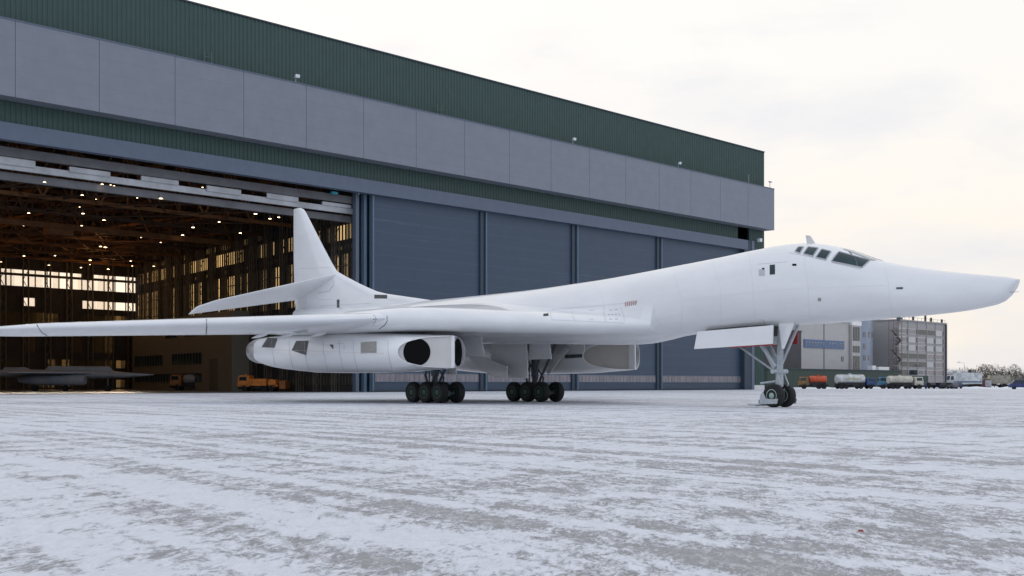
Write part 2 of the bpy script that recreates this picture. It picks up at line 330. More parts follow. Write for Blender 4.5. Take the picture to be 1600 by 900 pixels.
# engine nacelles
NH = 7.0
def nacelle(cv, near_dark):
    ua = -16.6; a = 2.0; rec = .15 if near_dark else .42
    so_, si_ = 2.7/a, 1.55/a
    ntop = pchip([(-37.2,4.0),(-36.2,4.22),(-33,4.3),(-28,4.3),(-20,3.95),(-16.5,3.75)])
    nbot = pchip([(-37.2,2.6),(-36.4,2.40),(-34.8,2.16),(-32,1.95),(-29,1.8),(-24,1.78),(-20,1.82),(-16.5,2.0)])
    naw = pchip([(-37.2,1.2),(-36.3,1.42),(-33.5,1.75),(-30,1.95),(-24,2.0),(-16,1.95)])
    n = 40
    def ring(u, sc=1., uoff=None):
        r = []; A, zt, zb = naw(u)*sc, ntop(u), nbot(u); zc = (zt+zb)/2; B = (zt-zb)/2*(sc if sc == 1 else sc-.02)
        for j in range(n):
            t = 2*math.pi*j/n; e = 2/(2.75-.35*max(0, min(1, (u+24)/6)))
            dv = A*math.copysign(abs(math.cos(t))**e, math.cos(t)); dz = B*math.copysign(abs(math.sin(t))**e, math.sin(t))
            uu = u if uoff is None else ua+uoff-(so_*max(dv, 0)+si_*max(-dv, 0))
            r.append(Vector((uu, -(cv+dv), zc+dz)))
        return r
    us_ = [-37.2,-36.8,-36.3,-35.6,-34.8,-33.5,-32,-30,-28,-26,-24,-22,-20.6]
    m = MB(); rings = [ring(u) for u in us_]
    rings.append(ring(-16.6, 1., 0.0)); rings.append(ring(-16.6, .992, .03)); rings.append(ring(-16.6, .978, .02)); rings.append(ring(-16.6, .968, -rec-.01))
    m.loft(rings, True, False)
    N_ = m.build('engine_nacelle', M['white'], ROOT, smooth=True, auto=35)
    # the ramps filling both slanted intake mouths, meeting in the splitter edge
    inner = ring(-16.6, .962, -rec)
    rm = MB(); zt, zb = ntop(-16.6), nbot(-16.6)
    near = [p for p in inner if -p.y-cv >= -1e-6]; far = [p for p in inner if -p.y-cv <= 1e-6]
    def cap(pts, o): rm.add(pts, [tuple(range(len(pts)))]) if o else None
    near.sort(key=lambda p: math.atan2(p.z-(zt+zb)/2, -p.y-cv)); cap(near, True)
    far.sort(key=lambda p: math.atan2(p.z-(zt+zb)/2, -(-p.y-cv))); cap(far, True)
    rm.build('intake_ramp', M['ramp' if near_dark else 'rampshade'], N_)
    sp = MB(); sp.box(ua-rec-.1, ua+.05, -cv-.035, -cv+.035, zb+.03, zt-.03); sp.build('splitter_edge', M['white'], N_, bevel=.02)
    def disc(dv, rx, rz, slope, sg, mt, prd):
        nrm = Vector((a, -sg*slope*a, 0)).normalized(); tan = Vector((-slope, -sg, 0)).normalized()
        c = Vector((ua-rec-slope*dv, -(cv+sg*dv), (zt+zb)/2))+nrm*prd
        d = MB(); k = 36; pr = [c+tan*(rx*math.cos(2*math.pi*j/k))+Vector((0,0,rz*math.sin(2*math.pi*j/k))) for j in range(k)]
        d.plate(pr, .02, nrm); d.build('duct_shade_disc', mt, N_)  # flat black disc, painted shade in place of the deep duct
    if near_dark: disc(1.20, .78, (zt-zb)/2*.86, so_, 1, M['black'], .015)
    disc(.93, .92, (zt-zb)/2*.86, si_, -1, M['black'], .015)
    for s_ in (-1, 1):      # twin exhaust nozzles
        nz = MB(); c = Vector((-36.9, -(cv+s_*.58), 3.31))
        nz.lathe(c, (-1,0,0), [(.82,-.6),(.84,0),(.80,.35),(.70,.75),(.64,.75),(.62,.2)], 28); nz.build('exhaust_nozzle', M['nozzle'], N_, smooth=True, auto=40)
    return N_, m
NR, nr_mb = nacelle(NH, True); NL, nl_mb = nacelle(-NH, False)

# surface patches: photo outline dropped on to the aircraft skin, conforming to it
def bvh(*mbs):
    V = []; F = []
    for m in mbs:
        o = len(V); V += m.v; F += [tuple(i+o for i in f) for f in m.f]
    return BVHTree.FromPolygons(V, F)
B_F = bvh(fus); B_W = bvh(fus, wr_mb); B_N = bvh(nr_mb); B_FIN = bvh(FIN_MB); B_NL = bvh(nl_mb)
RM = Matrix.Translation((PX, PY, 0)) @ Matrix.Rotation(-PSI, 4, 'Z'); RI = RM.inverted()
cam_l = RI @ Vector((0, 0, CH))
def hit(b, px, py, off):
    d = ((RI.to_3x3()) @ Vector(((px-800)/FPX, 1, (HOR-py)/FPX))).normalized()
    h, n_, i, ds = b.ray_cast(cam_l, d)
    if h is None:
        h = None; return None
    if n_.dot(d) > 0: n_ = -n_
    return h+n_*off
def patch(name, b, quad, mt, par, off=.012, n=8, mirror=False):
    q = [Vector((x, y, 0)) for x, y in quad]; pts = []; 
    for i in range(n+1):
        for j in range(n+1):
            p = q[0].lerp(q[1], i/n).lerp(q[3].lerp(q[2], i/n), j/n); pts.append(hit(b, p.x, p.y, off))
    fs = [(i*(n+1)+j, (i+1)*(n+1)+j, (i+1)*(n+1)+j+1, i*(n+1)+j+1) for i in range(n) for j in range(n)]
    fs = [f for f in fs if all(pts[k] is not None for k in f)]
    pts = [p if p is not None else Vector((0,0,0)) for p in pts]
    used = sorted({k for f in fs for k in f}); mp_ = {k: i for i, k in enumerate(used)}
    m = MB(); m.add([pts[k] for k in used], [tuple(mp_[k] for k in f) for f in fs]); o = m.build(name, mt, par, smooth=True)
    if mirror:
        m2 = MB(); m2.add([Vector((pts[k].x, -pts[k].y, pts[k].z)) for k in used], [tuple(mp_[k] for k in f) for f in fs]); m2.build(name, mt, par, smooth=True)
    return o
def seam(b, polyl, width, mt, par, off=.006, dash=0, name='panel_seam', mb=None):
    pts = []
    for (x0, y0), (x1, y1) in zip(polyl[:-1], polyl[1:]):
        n = max(2, int(math.hypot(x1-x0, y1-y0)/(dash/2 if dash else 2.2)))
        for i in range(n): pts.append(hit(b, x0+(x1-x0)*i/n, y0+(y1-y0)*i/n, off))
    pts.append(hit(b, *polyl[-1], off)); m = mb or MB()
    for i in range(len(pts)-1):
        if dash and i % 2: continue
        a, c = pts[i], pts[i+1]
        if a is None or c is None or (a-c).length > 2.5: continue
        vdir = (cam_l-a).normalized(); x = (c-a).cross(vdir).normalized()*width/2
        m.add([a-x, a+x, c+x, c-x], [(0,1,2,3)])
    if mb is None and m.v: return m.build(name, mt, par)
W_ = [('cockpit_window', [(1300.3,408.8),(1310.5,394),(1322,392.2),(1359.4,407.4)], None)]
def windscreen(px):
    pass
# cockpit glazing
cw = [[(1310,395),(1322,392.5),(1359.5,407.5),(1347,418.8)], ]
patch('cockpit_window', B_F, [(1299.5,409),(1311,394),(1359.5,407.5),(1347,418.8)], M['cockpit'], FUS, .015, 10, True)
patch('cockpit_window', B_F, [(1275,402.7),(1283.8,390),(1298.9,393.6),(1290.6,406.6)], M['cockpit'], FUS, .015, 6, True)
patch('cockpit_window', B_F, [(1255.4,397.2),(1263,386.4),(1278.8,388.4),(1270.6,401)], M['cockpit'], FUS, .015, 6, True)
patch('cockpit_window', B_F, [(1242.5,393.8),(1247.5,386.6),(1256,386.6),(1250.2,396.2)], M['cockpit'], FUS, .015, 6, True)
for q_ in ([(1299.5,409),(1304,401.5),(1311,394),(1359.5,407.5),(1347,418.8),(1299.5,409)], [(1275,402.7),(1283.8,390),(1298.9,393.6),(1290.6,406.6),(1275,402.7)], [(1255.4,397.2),(1263,386.4),(1278.8,388.4),(1270.6,401),(1255.4,397.2)], [(1242.5,393.8),(1247.5,386.6),(1256,386.6),(1250.2,396.2),(1242.5,393.8)]):
    seam(B_F, q_, .075, M['frame'], FUS, .02, name='window_frame')
seam(B_F, [(1326,393.2),(1333,400),(1338,408),(1340,416.5)], .04, M['geardark'], FUS, .018, name='wiper_arm')
patch('windscreen_pane', B_F, [(1316,388.8),(1322,388.9),(1371,406.9),(1362,407)], M['cockpitreflect'], FUS, .015, 8, True)
patch('door_window', B_F, [(1202.8,414),(1211,413.4),(1211,428.6),(1202.8,429.2)], M['cockpit'], FUS, .012, 4, True)
patch('access_hatch', B_F, [(1238,412.2),(1244.5,412.2),(1244.5,415.4),(1238,415.4)], M['black'], FUS, .012, 3)
patch('access_hatch', B_F, [(1185.5,421),(1195,420),(1195,431),(1185.5,431.4)], M['seam'], FUS, .008, 3)
patch('access_hatch', B_F, [(1191,418.6),(1194.5,418.6),(1194.5,421),(1191,421)], M['black'], FUS, .014, 3)
patch('sensor_port', B_F, [(1400.5,449),(1411,448.6),(1411,451.8),(1400.5,452)], M['geardark'], FUS, .015, 3)
patch('sensor_port', B_F, [(1278,465.5),(1283,465.5),(1283,470.5),(1278,470.5)], M['ventgrey'], FUS, .012, 3)
patch('sensor_port', B_W, [(849,490.5),(857,489.6),(857,493.6),(849,494)], M['bay'], FUS, .012, 3)
patch('vent_grille', B_FIN, [(585,460.5),(605,460.8),(605,466.5),(585,466.5)], M['grille'], FIN, .012, 4)
patch('vent_grille', B_FIN, [(526.5,468),(530.5,468),(530.5,481.5),(526.5,481.5)], M['grille'], FIN, .012, 3)
patch('vent_grille', B_N, [(564,535),(588.5,533.5),(588.5,551),(564,552.2)], M['ventgrey'], NR, .02, 5)
patch('louvre', B_N, [(463,533),(482.5,532.5),(478.5,555),(456,547.5)], M['grille'], NR, .02, 6)
patch('louvre', B_N, [(418,528),(434,529),(429,543.5),(409,542.5)], M['grille'], NR, .02, 6)
patch('vent_grille', B_NL, [(883,554.5),(910,553),(910,558.5),(883,560)], M['grille'], NL, .02, 5)
for n_, (x, y) in enumerate([(517,541),]): patch('access_hatch', B_N, [(x-2,y-2.5),(x+4,y-2.5),(x+4,y+4.5)]+[(x+3.5,y+4.4)], M['grille'], NR, .02, 2)

for pl, wd in (([(1381,408),(1388,440),(1390,470),(1396,497)], .012), ([(1051,418),(1066,470),(1064,525)], .014), ([(1112,406),(1126,450),(1126,512)], .012), ([(1170,394),(1176,440),(1180,498)], .012), ([(1066,470),(1126,462),(1230,452),(1385,446)], .010), ([(1262,381),(1256,400),(1262,440),(1266,500)], .010), ([(830,456),(846,470),(850,486)], .012), ([(925,440),(940,460),(944,476)], .012), ([(1315,507),(1270,506)], .02)): seam(B_F, pl, wd, M['faint'], FUS)
for pl, wd in (([(1290,407.5),(1256,399.5),(1232,395)], .02), ([(1300,410.5),(1345,421)], .02), ([(1184,413),(1230,409)], .015)): seam(B_F, pl, wd, M['seam'], FUS)


seam(B_F, [(1178,500),(1192,499),(1196,507)], .02, M['seam'], FUS); seam(B_F, [(1087,518),(1209,509)], .03, M['seam'], FUS)


for x in (425,452,476,505,530,552,606): seam(B_N, [(x,532),(x+1,550),(x+4,566),(x+8,582)], .022, M['seam'], NR, .02)
seam(B_N, [(415,546),(500,549),(600,552)], .015, M['seam'], NR, .02); seam(B_N, [(525,537),(538,537),(538,547)], .02, M['seam'], NR, .02)

rv = MB()
seam(B_W, [(860,486),(860,492),(863,500),(1000-24,505),], .035, None, None, .012, 3, mb=rv)
seam(B_W, [(894,484),(895,495),(900,503)], .03, None, None, .012, 3, mb=rv); seam(B_W, [(944,478),(944,490),(947,503)], .04, None, None, .012, 2.4, mb=rv)
seam(B_W, [(862,484),(944,477),(976,474)], .03, None, None, .012, 4, mb=rv); seam(B_W, [(970,480),(974,490),(976,503)], .04, None, None, .012, 2.6, mb=rv)
seam(B_W, [(950,492),(972,491)], .05, None, None, .012, 5, mb=rv); seam(B_W, [(920,485.5),(928,485)], .05, None, None, .012, 3, mb=rv); seam(B_W, [(922,499),(928,499)], .05, None, None, .012, 3, mb=rv)
seam(B_W, [(952,485),(970,483)], .05, None, None, .012, 9, mb=rv); seam(B_W, [(952,499),(970,499)], .05, None, None, .012, 9, mb=rv)
tag(rv.build('rivet_marks', M['seam'], FUS), kind='stuff')
st_ = MB()
seam(B_W, [(977,474.6),(995,471.8)], .16, None, None, .014, 3.2, mb=st_); seam(B_W, [(977,477.5),(994,475)], .10, None, None, .014, 3, mb=st_)
tag(st_.build('stencil_text', M['redmark'], FUS), kind='stuff')

seam(B_W, [(58,500.5),(58,508),(66,520),(74,524)], .06, M['darkseam'], WR, .01); seam(B_W, [(323,494),(323,510),(322,523)], .06, M['darkseam'], WR, .01)
seam(B_W, [(605,493),(605,502),(601,508),(592,514)], .04, M['darkseam'], WR, .01); seam(B_W, [(584,492),(588,498),(586,503),(582,510)], .03, M['darkseam'], WR, .01, 3)
seam(B_W, [(583,499),(590,498)], .06, M['darkseam'], WR, .01, 3)

seam(B_FIN, [(520,430),(521,446),(515,455),(497,458)], .04, M['seam'], FIN, .02); seam(B_FIN, [(465,420),(515,418)], .02, M['seam'], FIN, .012)
seam(B_FIN, [(478,463),(478,490)], .02, M['seam'], FIN, .012); seam(B_FIN, [(498,468),(520,468)], .02, M['seam'], FIN, .012)
seam(B_FIN, [(500,478),(580,474)], .02, M['seam'], FIN, .012)

an = MB(); a0 = L(1263,381,0); an.plate([L(1261.5,383,0), L(1275.5,383,0), L(1266,368.3,0), L(1259,367.5,0)], .05, (0,1,0)); an.build('blade_antenna', M['offwhite'], FUS, bevel=.01)
pt = MB(); p0 = L(1580,456.5,.15); pt.tube(p0-Vector((.2,0,0)), p0+Vector((.34,0,0)), .012, .006); pt.build('pitot_probe', M['geardark'], FUS)
an = MB(); a0 = L(1404,497,0); an.plate([a0+Vector((-.1,0,.05)), a0+Vector((.12,0,.05)), a0+Vector((.04,0,-.14)), a0+Vector((-.06,0,-.14))], .04, (0,1,0)); an.build('blade_antenna', M['geardark'], FUS)

# landing gear
def wheel(par, c, r, wd, hubm, sgn):
    t = MB(); p = []; n = 9
    for i in range(n+1):
        a = -math.pi/2+math.pi*i/n; p.append((r-.11*r-(.0 if 0 < i < n else .16*r)+.11*r*math.cos(a), wd/2*math.sin(a)))
    p = [(r*.55, -wd*.46)]+[(r*.72, -wd/2), (r*.88, -wd*.49), (r*.97, -wd*.36), (r, -wd*.15), (r, wd*.15), (r*.97, wd*.36), (r*.88, wd*.49), (r*.72, wd/2)]+[(r*.55, wd*.46)]
    t.lathe(c, (0,1,0), p, 36); t.build('tyre', M['tyre'], par, smooth=True, auto=40)
    h = MB()
    for s_ in (-1, 1):
        h.lathe(Vector(c), (0,s_,0), [(r*.56, wd*.40),(r*.56, wd*.475),(r*.50, wd*.48),(r*.46, wd*.36),(r*.30, wd*.34),(r*.26, wd*.46),(r*.12, wd*.50),(r*.05,wd*.52)], 24)
        for k in range(9):
            a = 2*math.pi*k/9; h.tube(Vector(c)+Vector((r*.38*math.cos(a), s_*wd*.34, r*.38*math.sin(a))), Vector(c)+Vector((r*.38*math.cos(a), s_*wd*.40, r*.38*math.sin(a))), r*.05, n=6)
    h.build('hub', hubm, par, smooth=True, auto=30)
def main_gear(u0, v0):
    g = MB(); zc = .56
    g.tube((u0, -v0, .62), (u0, -v0, 3.6), .17); g.tube((u0, -v0, 1.6), (u0, -v0, 4.0), .24); g.tube((u0, -v0, .5), (u0, -v0, .95), .26)
    for s_ in (-1, 1):
        g.tube((u0+.1, -v0+s_*.25, 1.2), (u0+1.4, -v0+s_*.5, 3.6), .085); g.tube((u0-.25, -v0+s_*.3, .9), (u0-.6, -v0+s_*.28, 1.7), .07)
        g.tube((u0-.6, -v0+s_*.28, 1.7), (u0-.2, -v0+s_*.1, 2.4), .06); g.tube((u0+.25, -v0+s_*.3, .85), (u0+.55, -v0+s_*.25, 1.5), .05); g.tube((u0+.55, -v0+s_*.25, 1.5), (u0+.15, -v0+s_*.1, 2.1), .05)
        g.tube((u0-.3, -v0+s_*.2, 1.0), (u0-.3, -v0+s_*.2, 2.6), .04, n=6)
    G = g.build('main_gear', M['geardark'], ROOT, smooth=True, auto=40)
    b = MB(); b.bar((u0-1.35, -v0, zc), (u0+1.35, -v0, zc), .3, .34)
    for k in (-1, 0, 1): b.tube((u0+k*1.3, -v0-.62, zc), (u0+k*1.3, -v0+.62, zc), .11)
    b.build('bogie_beam', M['geardark'], G, bevel=.03)
    for k in (-1, 0, 1):
        for s_ in (-1, 1): wheel(G, (u0+k*1.3, -v0+s_*.62, .63), .63, .46, M['hub'], s_)
    return G
GR = main_gear(-22.7, 3.75); GL = main_gear(-22.4, -3.9)
def nose_gear():
    g = MB(); ax = Vector((0,0,.55))
    tp = L(1224,508,0)
    g.tube((0,0,.5), (0.0,0,2.0), .13); g.tube((0,0,1.0), (0,0,1.75), .19); g.tube((0,0,1.75), (.12,0,4.2), .17)
    g.tube((0,-.45,.54), (0,.45,.54), .10); g.tube((0,-.55,1.72), (0,.55,1.72), .11); g.tube((0,0,1.65), (0,0,1.8), .26)
    for s_ in (-1, 1):
        g.tube((-.1, s_*.12, 1.95), (-1.5, s_*.45, 3.9), .10); g.tube((.05, s_*.12, 2.1), (.75, s_*.5, 4.0), .075)
        g.tube((.05, s_*.25, 1.7), (.3, s_*.3, 1.1), .035, n=6); g.tube((.3, s_*.3, 1.1), (.03, s_*.2, .75), .035, n=6)
    g.tube((-.15, .1, 1.6), (-2.6, .1, 3.0), .05); g.tube((-2.6, .1, 3.0), (-3.3, .1, 3.8), .045); g.tube((-.35,.1,1.85),(-1.0,.1,2.9),.12)
    g.tube((-.2,0,1.25),(-.95,-.25,1.15),.06)
    G = g.build('nose_gear', M['gear'], ROOT, smooth=True, auto=40)
    for s_ in (-1, 1): wheel(G, (0, s_*.42, .56), .56, .42, M['hubpale'], s_)
    p = MB()
    for s_ in (-1, 1): p.plate([(-.62,s_*.72,.14),(.42,s_*.72,.18),(.48,s_*.72,.42),(.1,s_*.72,.4),(-.25,s_*.72,.42),(-.42,s_*.72,.75),(-.6,s_*.72,.6)], .03, (0,1,0))
    p.bar((-.66,-.75,.22),(-.66,.75,.22),.05,.3); p.bar((-.66,-.85,.1),(-1.15,-.85,.12),.3,.1); p.bar((-.66,-.75,.14),(-.66,-.9,.12),.3,.06)
    p.build('mud_guard', M['gear'], G, bevel=.008)
nose_gear()
# doors
def door(pts, v, mt=M['white'], th=.07, red=None, n=(0,1,0)):
    d = MB(); q = [L(x, y, v) for x, y in pts]; d.plate(q, th, n); o = d.build('gear_door', mt, ROOT, bevel=.012)
    if red:
        e = MB()
        for i, j in red: e.bar(q[i]+Vector((0,.03,-.02)), q[j]+Vector((0,.03,-.02)), .05, .07)
        e.build('red_edge', M['red'], o)
    return o
door([(1090,518),(1208.5,508),(1207.5,537.5),(1140,542),(1085,545.5)], 1.05, red=[(2,3)])
door([(1196,509),(1226,507.5),(1226,537),(1196,540)], -1.05, red=[(2,3),(1,2)])
door([(1217,505),(1242,503),(1225,545),(1222,545)], .55)
door([(1238,521),(1247,518),(1246.5,538),(1234,537.5)], -1.2, M['red'])
by = MB(); by.box(-4.2,-.3,-.55,.55,3.45,3.9); by.build('wheel_bay', M['bay'], FUS)
door([(718,526),(752,526),(757.5,556.5),(718,558)], 2.6, M['white'])
door([(700,574),(713,573),(713,585),(700,585)], 3.0, M['white'])
door([(768,530),(823,528),(825,591),(792,591),(768,565)], -2.3, M['white'])
door([(827,528),(858,528),(862,561),(827,562)], -2.6, M['white'])
cv = MB(); q = [L(x,y,-1.6) for x,y in ((731,557),(752,557),(775,566),(793,572),(793,592),(772,587),(748,577))]; cv.plate(q, .09, (0,1,0)); cv.build('gear_door', M['white'], ROOT, bevel=.02)
door([(866,560),(884,543),(890,546),(872,566),(858,585),(855,583)], -4.6, M['offwhite'])
door([(884,536),(915,534),(913,549),(886,553)], -4.9, M['offwhite'])
by = MB(); by.box(-24.8,-21.8,2.6,4.4,3.25,3.9); by.build('wheel_bay', M['bay'], FUS); by = MB(); by.box(-24.8,-21.8,-4.4,-2.6,3.25,3.9); by.build('wheel_bay', M['bay'], FUS)

# ------------------------------------------------------------------ hangar
def lined(name, colr, pitch, dark, axis='Z', rough=.55, wid=.03, streak=None):
    """flat paint with thin joint lines every `pitch` metres along an axis of the object, plus long faint streaks"""
    m = mat(name, colr, rough, noise=.07, nscale=.5); t = m.node_tree; b = t.nodes['Principled BSDF']; N = t.nodes.new
    src = b.inputs['Base Color'].links[0].from_socket
    tc = N('ShaderNodeTexCoord'); se = N('ShaderNodeSeparateXYZ'); t.links.new(tc.outputs['Object'], se.inputs[0])
    md = N('ShaderNodeMath'); md.operation = 'PINGPONG'; md.inputs[1].default_value = pitch/2; t.links.new(se.outputs[axis], md.inputs[0])
    lt = N('ShaderNodeMath'); lt.operation = 'LESS_THAN'; lt.inputs[1].default_value = wid; t.links.new(md.outputs[0], lt.inputs[0])
    mu = N('ShaderNodeMath'); mu.operation = 'MULTIPLY'; mu.inputs[1].default_value = .6; t.links.new(lt.outputs[0], mu.inputs[0])
    x = N('ShaderNodeMix'); x.data_type = 'RGBA'; x.inputs[7].default_value = (*dark, 1)
    t.links.new(mu.outputs[0], x.inputs[0]); t.links.new(src, x.inputs[6]); last = x.outputs[2]
    if streak:
        mp = N('ShaderNodeMapping'); mp.inputs['Scale'].default_value = (.05, 1, 1.6); n = N('ShaderNodeTexNoise'); n.inputs['Scale'].default_value = 1.3; n.inputs['Detail'].default_value = 7; n.inputs['Roughness'].default_value = .7
        t.links.new(tc.outputs['Object'], mp.inputs[0]); t.links.new(mp.outputs[0], n.inputs['Vector'])
        r = N('ShaderNodeMapRange'); r.inputs[1].default_value = .58; r.inputs[2].default_value = .75; r.inputs[4].default_value = .5; t.links.new(n.outputs['Fac'], r.inputs[0])
        y = N('ShaderNodeMix'); y.data_type = 'RGBA'; y.inputs[7].default_value = (*streak, 1); t.links.new(r.outputs[0], y.inputs[0]); t.links.new(last, y.inputs[6]); last = y.outputs[2]
    t.links.new(last, b.inputs['Base Color']); return m
M['green'] = mat('green_cladding', (.034,.073,.065), .55, noise=.12, nscale=.6)
M['fascia'] = lined('fascia_grey', (.20,.222,.265), 1.66, (.155,.18,.23))
M['beam'] = mat('lintel_blue_grey', (.10,.13,.185), .5, noise=.08, nscale=.7)
M['door'] = lined('door_blue', (.036,.064,.106), 1.62, (.07,.105,.16), wid=.035, streak=(.10,.145,.22), rough=.5)
M['doorpost'] = mat('door_post_blue', (.10,.155,.215), .4, noise=.1, nscale=2)
M['doordark'] = mat('door_post_dark', (.03,.05,.075), .6)
M['strip'] = mat('door_glazing', (.22,.20,.22), .12, noise=.3, nscale=1.1, nstretch=(1,1,.4))
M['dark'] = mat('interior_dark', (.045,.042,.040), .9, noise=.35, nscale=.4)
M['truss'] = mat('truss_rust', (.21,.09,.030), .7, noise=.4, nscale=.5)
M['trussdark'] = mat('truss_dark', (.085,.045,.025), .75, noise=.4, nscale=.5)
M['column'] = mat('column_dark', (.12,.105,.085), .7, noise=.3, nscale=.6)
M['rail'] = mat('track_pale', (.46,.48,.50), .5, noise=.3, nscale=.35)
M['raildark'] = mat('track_dark', (.13,.13,.14), .6, noise=.3, nscale=.4)
M['floor'] = mat('hangar_floor', (.16,.15,.15), .35, noise=.3, nscale=.3)
def grimy(name, lo, hi, cell, tint):     # window band: each bay has its own amount of grime
    m = glassy(name, tint, .5); t = m.node_tree; N = t.nodes.new; mxs = [n for n in t.nodes if n.type == 'MIX_SHADER'][0]
    tc = N('ShaderNodeTexCoord'); mp = N('ShaderNodeMapping'); mp.inputs['Scale'].default_value = (cell, cell, .02)
    v = N('ShaderNodeTexVoronoi'); v.inputs['Scale'].default_value = 1.0; v.distance = 'CHEBYCHEV'; n = N('ShaderNodeTexNoise'); n.inputs['Scale'].default_value = 1.4; n.inputs['Detail'].default_value = 5
    t.links.new(tc.outputs['Object'], mp.inputs[0]); t.links.new(mp.outputs[0], v.inputs['Vector']); t.links.new(tc.outputs['Object'], n.inputs['Vector'])
    se = N('ShaderNodeSeparateColor'); t.links.new(v.outputs['Color'], se.inputs[0])
    a = N('ShaderNodeMath'); a.operation = 'MULTIPLY_ADD'; a.inputs[1].default_value = .35; t.links.new(n.outputs['Fac'], a.inputs[0]); t.links.new(se.outputs[0], a.inputs[2])
    r = N('ShaderNodeMapRange'); r.inputs[1].default_value = .2; r.inputs[2].default_value = 1.0; r.inputs[3].default_value = lo; r.inputs[4].default_value = hi
    t.links.new(a.outputs[0], r.inputs[0]); t.links.new(r.outputs[0], mxs.inputs[0]); return m
M['glass'] = grimy('window_glass', .03, .25, .3, (.75,.70,.60))
M['glassw'] = grimy('window_glass_warm', .05, .6, .5, (.40,.33,.2)); [n for n in M['glassw'].node_tree.nodes if n.type == 'BSDF_TRANSPARENT'][0].inputs[0].default_value = (.97,.84,.60,1)
M['glassd'] = grimy('window_glass_grimy', .62, 1.03, .45, (.085,.07,.045))
for m_ in (M['glassd'],):
    tr_ = [n for n in m_.node_tree.nodes if n.type == 'BSDF_TRANSPARENT'][0]; tr_.inputs[0].default_value = (.80, .68, .46, 1)
M['lamp'] = emis('lamp_glow', (1, .72, .42), 11.)
M['lampbody'] = mat('lamp_body', (.25,.25,.25), .5)
M['bracket'] = mat('bracket_green', (.10,.15,.14), .5)
M['flood'] = mat('floodlight_glass', (.75,.77,.80), .2)
M['beige'] = lined('annex_beige', (.20,.175,.13), 1.5, (.20,.17,.12))

HX = (580-800)/FPX; HY = CH*FPX/12.5; H0 = Vector((HX*HY, HY, 0)); HA = math.atan2(.7470, .6648)
HD = Vector((math.cos(HA), math.sin(HA), 0)); HN = Vector((-math.sin(HA), math.cos(HA), 0))
def ht(px, wd=0):      # distance along the facade of the photo column px, at depth wd
    k = (px-800)/FPX; b = H0+HN*wd; return (k*b.y-b.x)/(HD.x-k*HD.y)
def hp(t, wd, z): return H0+HD*t+HN*wd+Vector((0,0,z))
HG = empty('hangar', H0, HA, 'huge aircraft hangar with green corrugated cladding, a grey fascia band and half open blue doors', 'hangar')
T0, T1 = -88.0, ht(1194)
def corr(name, t0, t1, z0, z1, wd=0., pitch=.62, dep=.11, mt=None):
    m = MB(); pr = []; t = t0
    while t < t1-.01:
        for dt, dw in ((0,0),(.22*pitch,0),(.36*pitch,dep),(.86*pitch,dep)):
            if t+dt < t1: pr.append((t+dt, wd+dw))
        t += pitch
    pr.append((t1, wd)); back = [(t1, wd+.4), (t0, wd+.4)]
    pts = pr+back
    n = len(pts); m.add([(a, b, z0) for a, b in pts]+[(a, b, z1) for a, b in pts], [(i, (i+1) % n, n+(i+1) % n, n+i) for i in range(n)])
    # closing top and bottom strips
    for zz in (z0, z1): m.add([(t0,wd,zz),(t1,wd,zz),(t1,wd+.4,zz),(t0,wd+.4,zz)], [(0,1,2,3)])
    return m.build(name, mt or M['green'], HG)
ZT, ZB1, ZB0, ZG0, ZL0 = 47.9, 40.2, 32.0, 29.55, 27.65
corr('upper_wall', T0, T1, ZB1-.3, ZT)
cp = MB(); cp.box(T0, T1+.1, -.12, .6, ZT, ZT+.18); cp.build('parapet_cap', M['doordark'], HG)
corr('lintel_wall', T0, T1-10, ZG0, ZB0+.1)
corr('corner_wall', ht(1171), T1, .9, ZB0+.1)
cp = MB(); cp.box(ht(1171), T1, -.06, .3, 0, .9); cp.build('corner_plinth', M['offwhite'], HG)
seams = [ht(x, -2.3) for x in (24,147,262,368,467,556,640,716,788,855,916,973,1027,1077,1124,1168,1210)]
pitch = (seams[-1]-seams[0])/(len(seams)-1); ts = [seams[0]+pitch*i for i in range(-5, len(seams))]
for a, b in zip(ts[:-1], ts[1:]):
    p = MB(); p.box(a+.03, b-.03, -2.3, -.05, ZB0, ZB1); p.build('fascia_panel', M['fascia'], HG, bevel=.02)
p = MB(); p.box(ts[0], ts[-1]-.1, -2.24, -.02, ZB0+.06, ZB1-.06); p.build('fascia_backing', M['beam'], HG)
p = MB(); p.box(ts[0], ts[-1], -2.36, -.02, ZB1, ZB1+.16); p.build('fascia_cap', M['beam'], HG)
p = MB(); p.box(T0, ht(1165), -.55, .6, ZL0, ZG0); p.build('lintel_beam', M['beam'], HG, bevel=.03)
p = MB(); p.box(ht(1160), ht(1171), -.5, .6, .02, ZG0-.01); p.build('door_jamb', M['doordark'], HG)
p = MB(); p.box(ht(1171)-.1, ht(1171)+.9, -.6, .6, .02, ZG0); p.build('door_jamb', M['beam'], HG)
